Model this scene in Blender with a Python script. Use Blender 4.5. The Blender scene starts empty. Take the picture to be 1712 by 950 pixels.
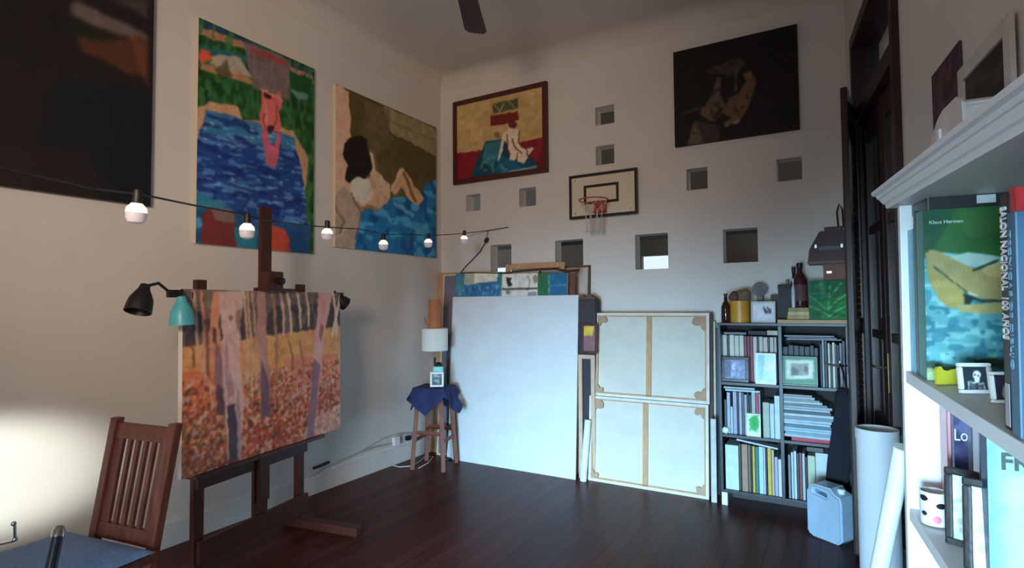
import bpy, bmesh, math, random
import numpy as np
from mathutils import Matrix, Vector
rnd = random.Random(7)
PI = math.pi
S = bpy.context.scene
COL = S.collection
# ------------------------------------------------------------------ camera
F_PX, YAW, PITCH, ROLL = 930.9, math.radians(-30.29), math.radians(2.16), math.radians(-0.43)
CAM = Vector((3.662, -4.767, 1.5))
cf = Vector((math.sin(YAW)*math.cos(PITCH), math.cos(YAW)*math.cos(PITCH), math.sin(PITCH)))
_r = Vector((math.cos(YAW), -math.sin(YAW), 0)); _u = _r.cross(cf)
cr = _r*math.cos(ROLL)+_u*math.sin(ROLL); cu = -_r*math.sin(ROLL)+_u*math.cos(ROLL)
cd = bpy.data.cameras.new('camera'); cam = bpy.data.objects.new('camera', cd); COL.objects.link(cam)
cd.sensor_width = 36; cd.lens = F_PX/1712*36; cd.clip_start = .03; cd.clip_end = 100
mw = Matrix((cr, cu, -cf)).transposed().to_4x4(); mw.translation = CAM
cam.matrix_world = mw
S.camera = cam
S.view_settings.view_transform = 'Standard'; S.view_settings.look = 'None'
S.view_settings.gamma = 1; S.view_settings.use_curve_mapping = False
S.view_settings.exposure = 0.0
# ------------------------------------------------------------------ light
w = bpy.data.worlds.new('world'); S.world = w; w.use_nodes = True
w.node_tree.nodes['Background'].inputs[0].default_value = (.72, .86, 1, 1)
w.node_tree.nodes['Background'].inputs[1].default_value = 1.1
def light(name, kind, loc, target, energy, color, size=1, size_y=None, spot=None, blend=1):
    d = bpy.data.lights.new(name, kind); d.energy = energy; d.color = color
    if kind == 'AREA':
        d.shape = 'RECTANGLE'; d.size = size; d.size_y = size_y or size
    else: d.shadow_soft_size = size
    if spot: d.spot_size = math.radians(spot); d.spot_blend = blend
    o = bpy.data.objects.new(name, d); COL.objects.link(o); o.location = loc
    if target is not None:
        o.rotation_euler = (Vector(target)-Vector(loc)).to_track_quat('-Z', 'Y').to_euler()
    return o
L1 = light('daylight_from_garden_door', 'AREA', (3.1, -6.5, .70), (2.0, 0, -1.05), 100, (.38, .71, 1.0), 1.5, 1.0)
L1.data.spread = math.radians(56)
L2 = light('added_bookcase_fill', 'AREA', (3.45, -6.5, 1.15), (3.86, -3.45, 1.15), 5.0, (.50, .80, 1.0), .7, .7)  # added narrow fill light, brightens the white bookcase
L2.data.spread = math.radians(24)
light('wall_spot_lamp', 'SPOT', (2.9, -5.5, 2.25), (.2, -1.3, 2.3), 245, (1.0, .77, .60), .32, spot=84, blend=1)
light('ceiling_lamp_light', 'POINT', (2.0, -5.2, 2.3), None, 17, (1.0, .84, .72), .18)
light('added_wall_patch_spot', 'SPOT', (1.6, -6.2, .90), (0, -3.74, .66), 950, (.90, .98, .92), .05, spot=14, blend=.8)  # added spot with no real source, throws the bright patch on the left wall
light('neighbour_room_lamp', 'POINT', (1.9, .95, 3.5), None, 2, (1.0, .72, .4), .08)
# ------------------------------------------------------------------ helpers
def ray(px, py): return cf + cr*((px-856)/F_PX) - cu*((py-475)/F_PX)
def at(depth, px, py): return CAM + ray(px, py)*depth
def onax(ax, v, px, py):
    d = ray(px, py); return CAM + d*((v-CAM[ax])/d[ax])
def onX(v, px, py): return onax(0, v, px, py)
def onY(v, px, py): return onax(1, v, px, py)
def onZ(v, px, py): return onax(2, v, px, py)
def frame(o, x, z=(0, 0, 1)):
    x = Vector(x).normalized(); z = Vector(z).normalized(); y = z.cross(x).normalized(); z = x.cross(y)
    M = Matrix((x, y, z)).transposed().to_4x4(); M.translation = Vector(o); return M
def loc(M, ax, v, px, py):
    Mi = M.inverted(); o = Mi @ CAM; d = Mi.to_3x3() @ ray(px, py)
    return o + d*((v-o[ax])/d[ax])
def T(x, y, z): return Matrix.Translation((x, y, z))
def Rz(a): return Matrix.Rotation(a, 4, 'Z')
def Rx(a): return Matrix.Rotation(a, 4, 'X')
def Ry(a): return Matrix.Rotation(a, 4, 'Y')
def lin(c):
    c = np.asarray(c, float)/255.; return np.where(c <= .04045, c/12.92, ((c+.055)/1.055)**2.4)
def mat(name, c, rough=.6, var=.10, scale=14, bump=.0, metal=0., emit=None, trans=0., alpha=1, spec=.5, stretch=(1, 1, 1), coat=0):
    m = bpy.data.materials.new(name); m.use_nodes = True; nt = m.node_tree; b = nt.nodes['Principled BSDF']
    l = lin(c)
    tc = nt.nodes.new('ShaderNodeTexCoord'); mp = nt.nodes.new('ShaderNodeMapping'); mp.inputs['Scale'].default_value = stretch
    n = nt.nodes.new('ShaderNodeTexNoise'); n.inputs['Scale'].default_value = scale; n.inputs['Detail'].default_value = 4
    nt.links.new(tc.outputs['Object'], mp.inputs[0]); nt.links.new(mp.outputs[0], n.inputs['Vector'])
    cr_ = nt.nodes.new('ShaderNodeValToRGB')
    cr_.color_ramp.elements[0].position = .3; cr_.color_ramp.elements[1].position = .7
    cr_.color_ramp.elements[0].color = (*np.clip(l*(1-var), 0, 1), 1); cr_.color_ramp.elements[1].color = (*np.clip(l*(1+var), 0, 1), 1)
    nt.links.new(n.outputs['Fac'], cr_.inputs[0]); nt.links.new(cr_.outputs[0], b.inputs['Base Color'])
    b.inputs['Roughness'].default_value = rough; b.inputs['Metallic'].default_value = metal
    b.inputs['Transmission Weight'].default_value = trans; b.inputs['Specular IOR Level'].default_value = spec
    b.inputs['Coat Weight'].default_value = coat
    if emit:
        b.inputs['Emission Color'].default_value = (*l, 1); b.inputs['Emission Strength'].default_value = emit
    if bump:
        bp = nt.nodes.new('ShaderNodeBump'); bp.inputs['Strength'].default_value = bump; bp.inputs['Distance'].default_value = .01
        nt.links.new(n.outputs['Fac'], bp.inputs['Height']); nt.links.new(bp.outputs[0], b.inputs['Normal'])
    return m
_mc = {}
def cm(c, rough=.6, **k):            # plain coloured procedural material, cached by colour
    key = (tuple(c), rough, tuple(sorted(k.items())))
    if key not in _mc: _mc[key] = mat('paint_%d_%d_%d' % tuple(c), c, rough, **k)
    return _mc[key]
ORG = {}
def thing(name, label, cat, loc_, group=None):
    o = bpy.data.objects.new(name, None); COL.objects.link(o); o.location = loc_; o.empty_display_size = .05
    ORG[o.name] = Vector(loc_); tag(o, label, cat, group); return o
def tag(o, label=None, cat=None, group=None, kind=None):
    if label: o['label'] = label
    if cat: o['category'] = cat
    if group: o['group'] = group
    if kind: o['kind'] = kind
    return o
def obj(name, bm, m, parent=None, smooth=False, label=None):
    """world-space bmesh -> ONE mesh object"""
    bmesh.ops.recalc_face_normals(bm, faces=bm.faces)
    if parent is None:
        vs = [v.co for v in bm.verts]
        lo = Vector([min(v[i] for v in vs) for i in range(3)]); hi = Vector([max(v[i] for v in vs) for i in range(3)])
        org = Vector(((lo.x+hi.x)/2, (lo.y+hi.y)/2, lo.z))
    else: org = ORG[parent.name]
    bmesh.ops.translate(bm, verts=bm.verts, vec=-org)
    me = bpy.data.meshes.new(name); bm.to_mesh(me); bm.free()
    for mm in (m if isinstance(m, (list, tuple)) else [m]): me.materials.append(mm)
    if smooth:
        for p in me.polygons: p.use_smooth = True
        try: me.set_sharp_from_angle(angle=math.radians(40))
        except Exception: pass
    o = bpy.data.objects.new(name, me); COL.objects.link(o)
    if parent is None: o.location = org
    else: o.parent = parent
    ORG[o.name] = org
    if label: o['label'] = label
    return o
def B(): return bmesh.new()
def box(bm, a, b, M=None, bev=0, mi=0):
    a = Vector(a); b = Vector(b)
    r = bmesh.ops.create_cube(bm, size=1); vs = r['verts']
    s = b-a; c = (a+b)/2
    for v in vs: v.co = Vector((v.co.x*s.x+c.x, v.co.y*s.y+c.y, v.co.z*s.z+c.z))
    fs = set(f for v in vs for f in v.link_faces)
    for f in fs: f.material_index = mi
    if bev:
        es = list(set(e for v in vs for e in v.link_edges))
        r = bmesh.ops.bevel(bm, geom=es, offset=bev, segments=2, affect='EDGES', profile=.7)
        vs = list(set(v for f in r['faces'] for v in f.verts) | set(v for v in vs if v.is_valid))
        for f in r['faces']: f.material_index = mi
    if M is not None: bmesh.ops.transform(bm, matrix=M, verts=[v for v in vs if v.is_valid])
    return bm
def tube(bm, pts, r, seg=8, rs=None, closed=False, caps=True, mi=0):
    pts = [Vector(p) for p in pts]; n = len(pts); rings = []
    prev = None
    for i, p in enumerate(pts):
        if closed: t = (pts[(i+1) % n]-pts[i-1]).normalized()
        else: t = (pts[min(i+1, n-1)]-pts[max(i-1, 0)]).normalized()
        if prev is None:
            a = Vector((0, 0, 1)) if abs(t.z) < .9 else Vector((1, 0, 0))
            u = t.cross(a).normalized()
        else:
            u = (prev - t*prev.dot(t)).normalized()
        prev = u; v = t.cross(u); rr = rs[i] if rs else r
        rings.append([bm.verts.new(p+u*rr*math.cos(2*PI*k/seg)+v*rr*math.sin(2*PI*k/seg)) for k in range(seg)])
    for i in range(n if closed else n-1):
        A, C_ = rings[i], rings[(i+1) % n]
        for k in range(seg):
            f = bm.faces.new((A[k], A[(k+1) % seg], C_[(k+1) % seg], C_[k])); f.material_index = mi
    if caps and not closed:
        for R_ in (rings[0], rings[-1]):
            f = bm.faces.new(R_); f.material_index = mi
    return bm
def lathe(bm, prof, M=None, seg=24, mi=0):
    rings = []; new = []
    for (r, z) in prof:
        if r < 1e-5: rings.append([bm.verts.new((0, 0, z))])
        else: rings.append([bm.verts.new((r*math.cos(2*PI*k/seg), r*math.sin(2*PI*k/seg), z)) for k in range(seg)])
        new += rings[-1]
    for a, b in zip(rings, rings[1:]):
        for k in range(seg):
            q = [a[k % len(a)], a[(k+1) % len(a)], b[(k+1) % len(b)], b[k % len(b)]]
            u = []
            for v in q:
                if v not in u: u.append(v)
            if len(u) >= 3:
                try: bm.faces.new(u).material_index = mi
                except ValueError: pass
    if M is not None: bmesh.ops.transform(bm, matrix=M, verts=new)
    return bm
def prism(bm, poly, y0, y1, M=None, mi=0):
    """poly in local x,z; extruded along local y"""
    a = [bm.verts.new((x, y0, z)) for x, z in poly]; b = [bm.verts.new((x, y1, z)) for x, z in poly]
    n = len(poly)
    for f in [bm.faces.new(a), bm.faces.new(b[::-1])]+[bm.faces.new((a[i], a[(i+1) % n], b[(i+1) % n], b[i])) for i in range(n)]: f.material_index = mi
    if M is not None: bmesh.ops.transform(bm, matrix=M, verts=a+b)
    return bm
def slab(bm, x0, x1, z0, z1, holes, th, M=None):
    xs = sorted(set([x0, x1]+[h[0] for h in holes]+[h[1] for h in holes])); zs = sorted(set([z0, z1]+[h[2] for h in holes]+[h[3] for h in holes]))
    V = {}
    def v(i, j, k):
        if (i, j, k) not in V: V[(i, j, k)] = bm.verts.new((xs[i], th*k, zs[j]))
        return V[(i, j, k)]
    def solid(i, j):
        if i < 0 or j < 0 or i >= len(xs)-1 or j >= len(zs)-1: return False
        cx = (xs[i]+xs[i+1])/2; cz = (zs[j]+zs[j+1])/2
        return not any(h[0] < cx < h[1] and h[2] < cz < h[3] for h in holes)
    for i in range(len(xs)-1):
        for j in range(len(zs)-1):
            if not solid(i, j): continue
            for k in (0, 1): bm.faces.new((v(i, j, k), v(i+1, j, k), v(i+1, j+1, k), v(i, j+1, k)))
            if not solid(i-1, j): bm.faces.new((v(i, j, 0), v(i, j+1, 0), v(i, j+1, 1), v(i, j, 1)))
            if not solid(i+1, j): bm.faces.new((v(i+1, j, 0), v(i+1, j+1, 0), v(i+1, j+1, 1), v(i+1, j, 1)))
            if not solid(i, j-1): bm.faces.new((v(i, j, 0), v(i+1, j, 0), v(i+1, j, 1), v(i, j, 1)))
            if not solid(i, j+1): bm.faces.new((v(i, j+1, 0), v(i+1, j+1, 0), v(i+1, j+1, 1), v(i, j+1, 1)))
    if M is not None: bmesh.ops.transform(bm, matrix=M, verts=bm.verts)
    return bm
def text(name, s, size, M, m, parent, width=None, ext=.0006, label=None, align='LEFT', bold=0.0):
    c = bpy.data.curves.new(name, 'FONT'); c.body = s; c.size = size; c.extrude = ext; c.align_x = align; c.offset = bold
    t = bpy.data.objects.new('tmp', c); me = bpy.data.meshes.new_from_object(t)
    bpy.data.objects.remove(t); bm = B(); bm.from_mesh(me); bpy.data.meshes.remove(me)
    if width:
        xs = [v.co.x for v in bm.verts]; k = width/(max(xs)-min(xs)); bmesh.ops.scale(bm, vec=(k, 1, 1), verts=bm.verts)
    bmesh.ops.transform(bm, matrix=M @ Matrix.Rotation(PI/2, 4, 'X'), verts=bm.verts)   # text lies in local x,z facing -y
    return obj(name, bm, m, parent, label=label)
# ------------------------------------------------------------------ painted surfaces
def _noise(nz, nx, cells_z, cells_x, seed):
    r = np.random.RandomState(seed); g = r.rand(int(cells_z)+2, int(cells_x)+2)
    zi = np.linspace(0, cells_z, nz); xi = np.linspace(0, cells_x, nx)
    z0 = np.minimum(zi.astype(int), int(cells_z)); x0 = np.minimum(xi.astype(int), int(cells_x))
    fz = (zi-z0)[:, None]; fx = (xi-x0)[None, :]; fz = fz*fz*(3-2*fz); fx = fx*fx*(3-2*fx)
    A = g[z0][:, x0]; Bq = g[z0][:, x0+1]; Cq = g[z0+1][:, x0]; D = g[z0+1][:, x0+1]
    return (A*(1-fx)+Bq*fx)*(1-fz)+(Cq*(1-fx)+D*fx)*fz
MAT_ART = bpy.data.materials.new('painted_canvas'); MAT_ART.use_nodes = True
def _art_mat(m, rough):
    nt = m.node_tree; b = nt.nodes['Principled BSDF']; a = nt.nodes.new('ShaderNodeAttribute'); a.attribute_name = 'Paint'
    n = nt.nodes.new('ShaderNodeTexNoise'); n.inputs['Scale'].default_value = 120; n.inputs['Detail'].default_value = 3
    mx = nt.nodes.new('ShaderNodeMix'); mx.data_type = 'RGBA'; mx.blend_type = 'OVERLAY'; mx.inputs[0].default_value = .10
    nt.links.new(a.outputs['Color'], mx.inputs[6]); nt.links.new(n.outputs['Fac'], mx.inputs[7]); nt.links.new(mx.outputs[2], b.inputs['Base Color'])
    bp = nt.nodes.new('ShaderNodeBump'); bp.inputs['Strength'].default_value = .12; bp.inputs['Distance'].default_value = .004
    nt.links.new(n.outputs['Fac'], bp.inputs['Height']); nt.links.new(bp.outputs[0], b.inputs['Normal'])
    b.inputs['Roughness'].default_value = rough; b.inputs['Specular IOR Level'].default_value = .3
_art_mat(MAT_ART, .6)
MAT_COVER = bpy.data.materials.new('printed_cover'); MAT_COVER.use_nodes = True; _art_mat(MAT_COVER, .3)
class Art:
    blur = 2
    def __init__(s, M, w, h, step, base, gain=1.7, seed=1, warp=.006, cell=.05):
        s.M, s.w, s.h, s.gain = M, w, h, gain
        s.nx = max(4, int(w/step)+1); s.nz = max(4, int(h/step)+1)
        s.X, s.Z = np.meshgrid(np.linspace(0, w, s.nx), np.linspace(0, h, s.nz)); s.seed = seed
        s.c = np.ones((s.nz, s.nx, 3))*np.array(base, float)
        s.wx = s.X+(s.noise(cell)-.5)*2*warp; s.wz = s.Z+(s.noise(cell)-.5)*2*warp
    def noise(s, cell, cz=None):
        s.seed += 1; return _noise(s.nz, s.nx, max(1, s.h/(cz or cell)), max(1, s.w/cell), s.seed)
    def L(s, pts): return [(p.x, p.z) for p in (loc(s.M, 1, 0, *q) for q in pts)]
    def inside(s, pts):
        P = s.L(pts); m = np.zeros(s.X.shape, bool); n = len(P)
        for i in range(n):
            x0, z0 = P[i]; x1, z1 = P[(i+1) % n]
            if z0 == z1: continue
            c = (s.wz > z0) != (s.wz > z1)
            m ^= c & (s.wx < (x1-x0)*(s.wz-z0)/(z1-z0)+x0)
        return m
    def poly(s, pts, col, a=1., where=None):
        m = s.inside(pts)
        if where is not None: m = m & where
        s.c[m] = s.c[m]*(1-a)+np.array(col, float)*a; return m
    def ell(s, cx, cy, rx, ry, col, a=1., rot=0):
        co, si = math.cos(rot), math.sin(rot)
        return s.poly([(cx+rx*math.cos(t)*co-ry*math.sin(t)*si, cy+rx*math.cos(t)*si+ry*math.sin(t)*co) for t in np.linspace(0, 2*PI, 20)[:-1]], col, a)
    def line(s, pts, wpx, col, a=1.):
        P = s.L(pts); q = s.L([(pts[0][0]+wpx, pts[0][1])])[0]; wd = abs(q[0]-P[0][0])/2
        d = np.full(s.X.shape, 9.)
        for (x0, z0), (x1, z1) in zip(P, P[1:]):
            dx, dz = x1-x0, z1-z0; t = np.clip(((s.wx-x0)*dx+(s.wz-z0)*dz)/(dx*dx+dz*dz+1e-9), 0, 1)
            d = np.minimum(d, np.hypot(s.wx-x0-t*dx, s.wz-z0-t*dz))
        m = d < wd; s.c[m] = s.c[m]*(1-a)+np.array(col, float)*a
    def speck(s, cell, cz, lo, col, a=.8, where=None):
        m = s.noise(cell, cz) > lo
        if where is not None: m = m & where
        s.c[m] = s.c[m]*(1-a)+np.array(col, float)*a
    def build(s, name, th, parent, edge=(205, 198, 185), m=None, label=None):
        for _ in range(s.blur):
            for ax in (0, 1):
                p_ = np.concatenate([s.c.take([0], ax), s.c, s.c.take([-1], ax)], ax); n_ = s.c.shape[ax]
                s.c = (p_.take(range(n_), ax)+2*p_.take(range(1, n_+1), ax)+p_.take(range(2, n_+2), ax))/4
        s.c *= (1+(s.noise(.012)-.5)*.10+(s.noise(.05)-.5)*.14)[..., None]
        L_ = np.clip(lin(np.clip(s.c, 0, 255))*s.gain, 0, .9).reshape(-1, 3)
        co = np.stack([s.X, s.X*0, s.Z], -1).reshape(-1, 3); e = .0008
        nb = len(co); bx = np.array([(x, y, z) for x in (0, s.w) for y in (e, th) for z in (0, s.h)])
        co = np.vstack([co, bx]); R3 = np.array(s.M.to_3x3()); tr = np.array(s.M.translation)
        org = ORG[parent.name] if parent else s.M.translation
        W = co@R3.T+tr-np.array(org)
        idx = np.arange(nb).reshape(s.nz, s.nx)
        q = np.stack([idx[:-1, :-1], idx[:-1, 1:], idx[1:, 1:], idx[1:, :-1]], -1).reshape(-1, 4)
        bq = np.array([(0, 1, 3, 2), (4, 6, 7, 5), (0, 4, 5, 1), (2, 3, 7, 6), (0, 2, 6, 4), (1, 5, 7, 3)])+nb
        fs = np.vstack([q, bq])
        me = bpy.data.meshes.new(name); me.from_pydata(W.tolist(), [], fs.tolist())
        at_ = me.color_attributes.new('Paint', 'FLOAT_COLOR', 'POINT')
        cc = np.ones((len(co), 4)); cc[:nb, :3] = L_; cc[nb:, :3] = lin(edge)
        at_.data.foreach_set('color', cc.reshape(-1)); me.materials.append(m or MAT_ART); me.update()
        o = bpy.data.objects.new(name, me); COL.objects.link(o)
        if parent: o.parent = parent
        else: o.location = org
        ORG[o.name] = Vector(org)
        if label: o['label'] = label
        return o
# ------------------------------------------------------------------ materials
M_WALL = mat('wall_plaster', (226, 220, 212), .85, .035, 2.2, .05)
M_CEIL = mat('ceiling_plaster', (222, 214, 204), .9, .03, 2, .03)
M_DWOOD = mat('dark_door_wood', (50, 25, 21), .45, .3, 9, .1, stretch=(6, 6, .6))
M_EASEL = mat('easel_wood', (72, 31, 20), .45, .25, 12, .05, stretch=(4, 4, .7))
M_CHAIR = mat('chair_wood', (96, 48, 34), .42, .3, 10, .05, stretch=(5, 5, .7))
M_PINE = mat('pine_stretcher', (196, 150, 108), .6, .15, 12, stretch=(3, 3, 1))
M_STOOL = mat('stool_wood', (134, 84, 66), .55, .2, 12, stretch=(4, 4, .7))
M_WHITE = mat('white_paint', (232, 233, 230), .4, .03, 5)
M_GESSO = mat('gessoed_canvas', (222, 226, 228), .75, .03, 4, .03)
M_RAW = mat('raw_canvas_back', (216, 210, 196), .85, .05, 6, .04)
M_SHELF = mat('black_brown_laminate', (32, 25, 27), .4, .15, 6)
M_BLACK = mat('matt_black', (24, 22, 22), .5, .15, 12)
M_STEEL = mat('brushed_metal', (190, 190, 190), .25, .05, 30, metal=1)
M_GLASS = mat('door_glass', (200, 215, 215), .04, .01, 4, trans=1)
# floor boards
M_FLOOR = bpy.data.materials.new('dark_floorboards'); M_FLOOR.use_nodes = True
nt = M_FLOOR.node_tree; b = nt.nodes['Principled BSDF']; tc = nt.nodes.new('ShaderNodeTexCoord'); mp = nt.nodes.new('ShaderNodeMapping')
mp.inputs['Rotation'].default_value = (0, 0, PI/2)
br = nt.nodes.new('ShaderNodeTexBrick'); br.offset = .37; br.inputs['Scale'].default_value = 1
for k, v in (('Brick Width', 2.6), ('Row Height', .095), ('Mortar Size', .0025), ('Bias', -.1)): br.inputs[k].default_value = v
br.inputs['Color1'].default_value = (*lin((84, 40, 34)), 1); br.inputs['Color2'].default_value = (*lin((60, 28, 26)), 1); br.inputs['Mortar'].default_value = (*lin((22, 12, 12)), 1)
mp2 = nt.nodes.new('ShaderNodeMapping'); mp2.inputs['Scale'].default_value = (30, 1.6, 1)
n = nt.nodes.new('ShaderNodeTexNoise'); n.inputs['Scale'].default_value = 2; n.inputs['Detail'].default_value = 6
mx = nt.nodes.new('ShaderNodeMix'); mx.data_type = 'RGBA'; mx.blend_type = 'OVERLAY'; mx.inputs[0].default_value = .55
nt.links.new(tc.outputs['Object'], mp.inputs[0]); nt.links.new(mp.outputs[0], br.inputs['Vector'])
nt.links.new(tc.outputs['Object'], mp2.inputs[0]); nt.links.new(mp2.outputs[0], n.inputs['Vector'])
nt.links.new(br.outputs['Color'], mx.inputs[6]); nt.links.new(n.outputs['Fac'], mx.inputs[7]); nt.links.new(mx.outputs[2], b.inputs['Base Color'])
b.inputs['Specular IOR Level'].default_value = .10
rr = nt.nodes.new('ShaderNodeMapRange'); rr.inputs[3].default_value = .25; rr.inputs[4].default_value = .42
nt.links.new(n.outputs['Fac'], rr.inputs[0]); nt.links.new(rr.outputs[0], b.inputs['Roughness'])
bp = nt.nodes.new('ShaderNodeBump'); bp.inputs['Strength'].default_value = .25; bp.inputs['Distance'].default_value = .004
nt.links.new(br.outputs['Fac'], bp.inputs['Height']); bp.invert = True; nt.links.new(bp.outputs[0], b.inputs['Normal'])
# ------------------------------------------------------------------ room shell
H = 3.943; YB = -6.6
RW = frame((3.76, 0, 0), (.1093, -.994, 0))             # right wall: local x runs from the far corner toward the viewer
def struct(name, bm, m, parent=None, smooth=False):
    o = obj(name, bm, m, parent, smooth)
    if parent is None: o['kind'] = 'structure'
    return o
bm = B(); prism(bm, [(-.15, YB-.15), (4.75, YB-.15), (4.75, YB), (3.93, .14), (-.15, .14)], 0, 1)
for v in bm.verts: v.co = Vector((v.co.x, v.co.z, -.12 if v.co.y < .5 else 0))
struct('floor', bm, M_FLOOR)
bm = B(); box(bm, (-.3, YB-.15, H), (4.9, 2.1, H+.1)); struct('ceiling', bm, M_CEIL)
HOLES = []
for q in [(779, 325, 803, 353), (868, 314, 896, 345), (820, 409, 855, 455), (928, 401, 975, 445), (1062, 391, 1117, 450), (1209, 382, 1267, 439), (1148, 281, 1183, 317), (1298, 264, 1341, 302), (995, 177, 1027, 208), (996, 243, 1027, 275)]:
    a = onY(0, (q[0]), (q[1]+q[3])/2); c = onY(0, q[2], (q[1]+q[3])/2); t = onY(0, (q[0]+q[2])/2, q[1]); d = onY(0, (q[0]+q[2])/2, q[3])
    HOLES.append((a.x, c.x, d.z, t.z))
bm = B(); slab(bm, -.15, 3.95, 0, H, HOLES, .14); struct('wall_far', bm, M_WALL)
bm = B(); box(bm, (-.15, YB-.15, 0), (0, .0, H)); struct('wall_left', bm, M_WALL)
bm = B(); slab(bm, 0, 6.75, 0, H, [(.40, 1.66, .0, 3.27)], .16, RW); struct('wall_right', bm, M_WALL)
bm = B(); slab(bm, 0, 4.7, 0, H, [(2.2, 4.05, .05, 2.15)], .14, T(0, YB-.14, 0)); struct('wall_back', bm, M_WALL)
# low opening behind the camera: glazed garden door
bm = B()
for x0, x1 in ((2.2, 2.26), (3.09, 3.16), (3.99, 4.05)): box(bm, (x0, YB-.1, .05), (x1, YB-.04, 2.15))
for z0 in (.05, 1.1, 2.09): box(bm, (2.2, YB-.095, z0), (4.05, YB-.045, z0+.06))
struct('window_1', bm, M_WHITE)
# coves
def cove(name, p0, p1, inward):
    bm = B(); r = .15; A, C_ = [], []
    for (o, dz) in [(0, 0)]+[(r*(1-math.sin(t)), -r*(1-math.cos(t))) for t in np.linspace(0, PI/2, 9)]:
        A.append(bm.verts.new(Vector(p0)+Vector(inward)*o+Vector((0, 0, dz)))); C_.append(bm.verts.new(Vector(p1)+Vector(inward)*o+Vector((0, 0, dz))))
    n_ = len(A)
    for i in range(n_): bm.faces.new((A[i], A[(i+1) % n_], C_[(i+1) % n_], C_[i]))
    bm.faces.new(A); bm.faces.new(C_[::-1]); return struct(name, bm, M_CEIL, smooth=True)
cove('trim_1', (0, 0, H), (3.76, 0, H), (0, -1, 0)); cove('trim_2', (0, YB, H), (0, 0, H), (1, 0, 0))
bm = B(); box(bm, (0, YB, 0), (.018, 0, .15), bev=.006); struct('baseboard_left', bm, M_WALL)
bm = B(); box(bm, (.018, -.018, 0), (3.74, 0, .15), bev=.006); struct('baseboard_far', bm, M_WALL)
# neighbouring room seen through the wall openings
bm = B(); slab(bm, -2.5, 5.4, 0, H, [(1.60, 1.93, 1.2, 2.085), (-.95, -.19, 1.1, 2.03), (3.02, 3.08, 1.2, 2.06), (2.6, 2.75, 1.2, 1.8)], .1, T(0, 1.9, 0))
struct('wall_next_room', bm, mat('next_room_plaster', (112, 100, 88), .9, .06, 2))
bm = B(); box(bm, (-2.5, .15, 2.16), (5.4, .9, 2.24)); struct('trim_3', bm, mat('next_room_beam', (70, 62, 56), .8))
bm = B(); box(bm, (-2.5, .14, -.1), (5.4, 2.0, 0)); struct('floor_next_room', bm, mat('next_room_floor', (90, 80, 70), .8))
# dark space behind the tall door
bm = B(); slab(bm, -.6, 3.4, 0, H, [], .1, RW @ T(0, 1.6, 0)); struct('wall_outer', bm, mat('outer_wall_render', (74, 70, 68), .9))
# ------------------------------------------------------------------ tall door in the right wall
def rb(bm, s0, s1, b0, b1, z0, z1, bev=0): return box(bm, (s0, b0, z0), (s1, b1, z1), RW, bev)
bm = B(); rb(bm, .40, .46, -.03, .17, 0, 3.27); rb(bm, 1.60, 1.66, -.03, .17, 0, 3.27); rb(bm, .46, 1.60, -.03, .17, 3.19, 3.27); rb(bm, .46, 1.60, -.02, .15, 2.66, 2.76)
dj = struct('door_frame', bm, M_DWOOD)
bm = B(); rb(bm, .46, 1.60, .05, .056, 2.76, 3.19); struct('transom_glass', bm, M_GLASS, dj)
def leaf(name, s0, s1):
    bm = B(); rb(bm, s0, s0+.10, .02, .06, .02, 2.65, .004); rb(bm, s1-.10, s1, .02, .06, .02, 2.65, .004)
    for z0, z1 in ((.02, .24), (.72, .82), (1.28, 1.33), (1.93, 1.98), (2.52, 2.65)): rb(bm, s0+.1, s1-.1, .025, .055, z0, z1, .003)
    rb(bm, s0+.1, s1-.1, .035, .05, .24, .72)
    o = struct(name, bm, M_DWOOD)
    for z0, z1 in ((.82, 1.28), (1.33, 1.93), (1.98, 2.52)):
        bm = B(); rb(bm, s0+.1, s1-.1, .038, .044, z0, z1); struct('glass_pane', bm, M_GLASS, o)
    return o
d1 = leaf('door_1', .465, 1.03); d2 = leaf('door_2', 1.035, 1.60)
bm = B(); rb(bm, 1.05, 1.085, .012, .02, 1.0, 1.22, .003)
p = RW @ Vector((1.068, .02, 1.14)); q = RW @ Vector((1.068, -.04, 1.14)); r_ = RW @ Vector((.97, -.045, 1.14)); tube(bm, [p, q, r_], .008)
struct('door_handle', bm, mat('old_brass', (96, 80, 60), .4, metal=.8), d2)
# open shutter leaf swung into the room beside the bookshelf
hx = onY(-.36, 1431, 500); fx = onY(-.86, 1411, 500)
SH = frame((hx.x+.01, -.40, 0), (fx.x+.005-hx.x, -.46, 0))
t = thing('door_shutter', 'tall dark brown wooden shutter leaf swung open between the bookshelf and the tall door', 'shutter', SH @ Vector((.25, 0, 0)))
bm = B(); box(bm, (0, 0, .02), (.09, .04, 2.80), SH, .012); box(bm, (.41, 0, .02), (.50, .04, 2.80), SH, .012)
for z0 in (.02, 1.3, 2.68): box(bm, (.09, .002, z0), (.41, .038, z0+.1), SH, .004)
obj('frame', bm, M_DWOOD, t)
bm = B()
for z0, z1 in ((.12, 1.3), (1.4, 2.68)):
    k = z0+.01
    while k < z1-.03:
        box(bm, (.09, .012, k), (.41, .028, k+.034), SH); k += .042
obj('slat_panel', bm, M_DWOOD, t)
bm = B(); p = SH @ Vector((.46, .0, 1.12)); tube(bm, [p, p+Vector((-.03, -.01, 0)), p+Vector((-.05, -.03, 0)), p+Vector((-.13, -.03, .01))], .007); tube(bm, [p+Vector((0, 0, -.05)), p+Vector((0, 0, .06))], .012)
obj('latch_lever', bm, M_STEEL, t, label='metal latch lever')
# ------------------------------------------------------------------ wall paintings
def LW(y0, z0, off=.035): return frame((off, y0, z0), (0, 1, 0))
def FW(x0, z0, off=.035): return frame((x0, -off, z0), (1, 0, 0))
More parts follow.
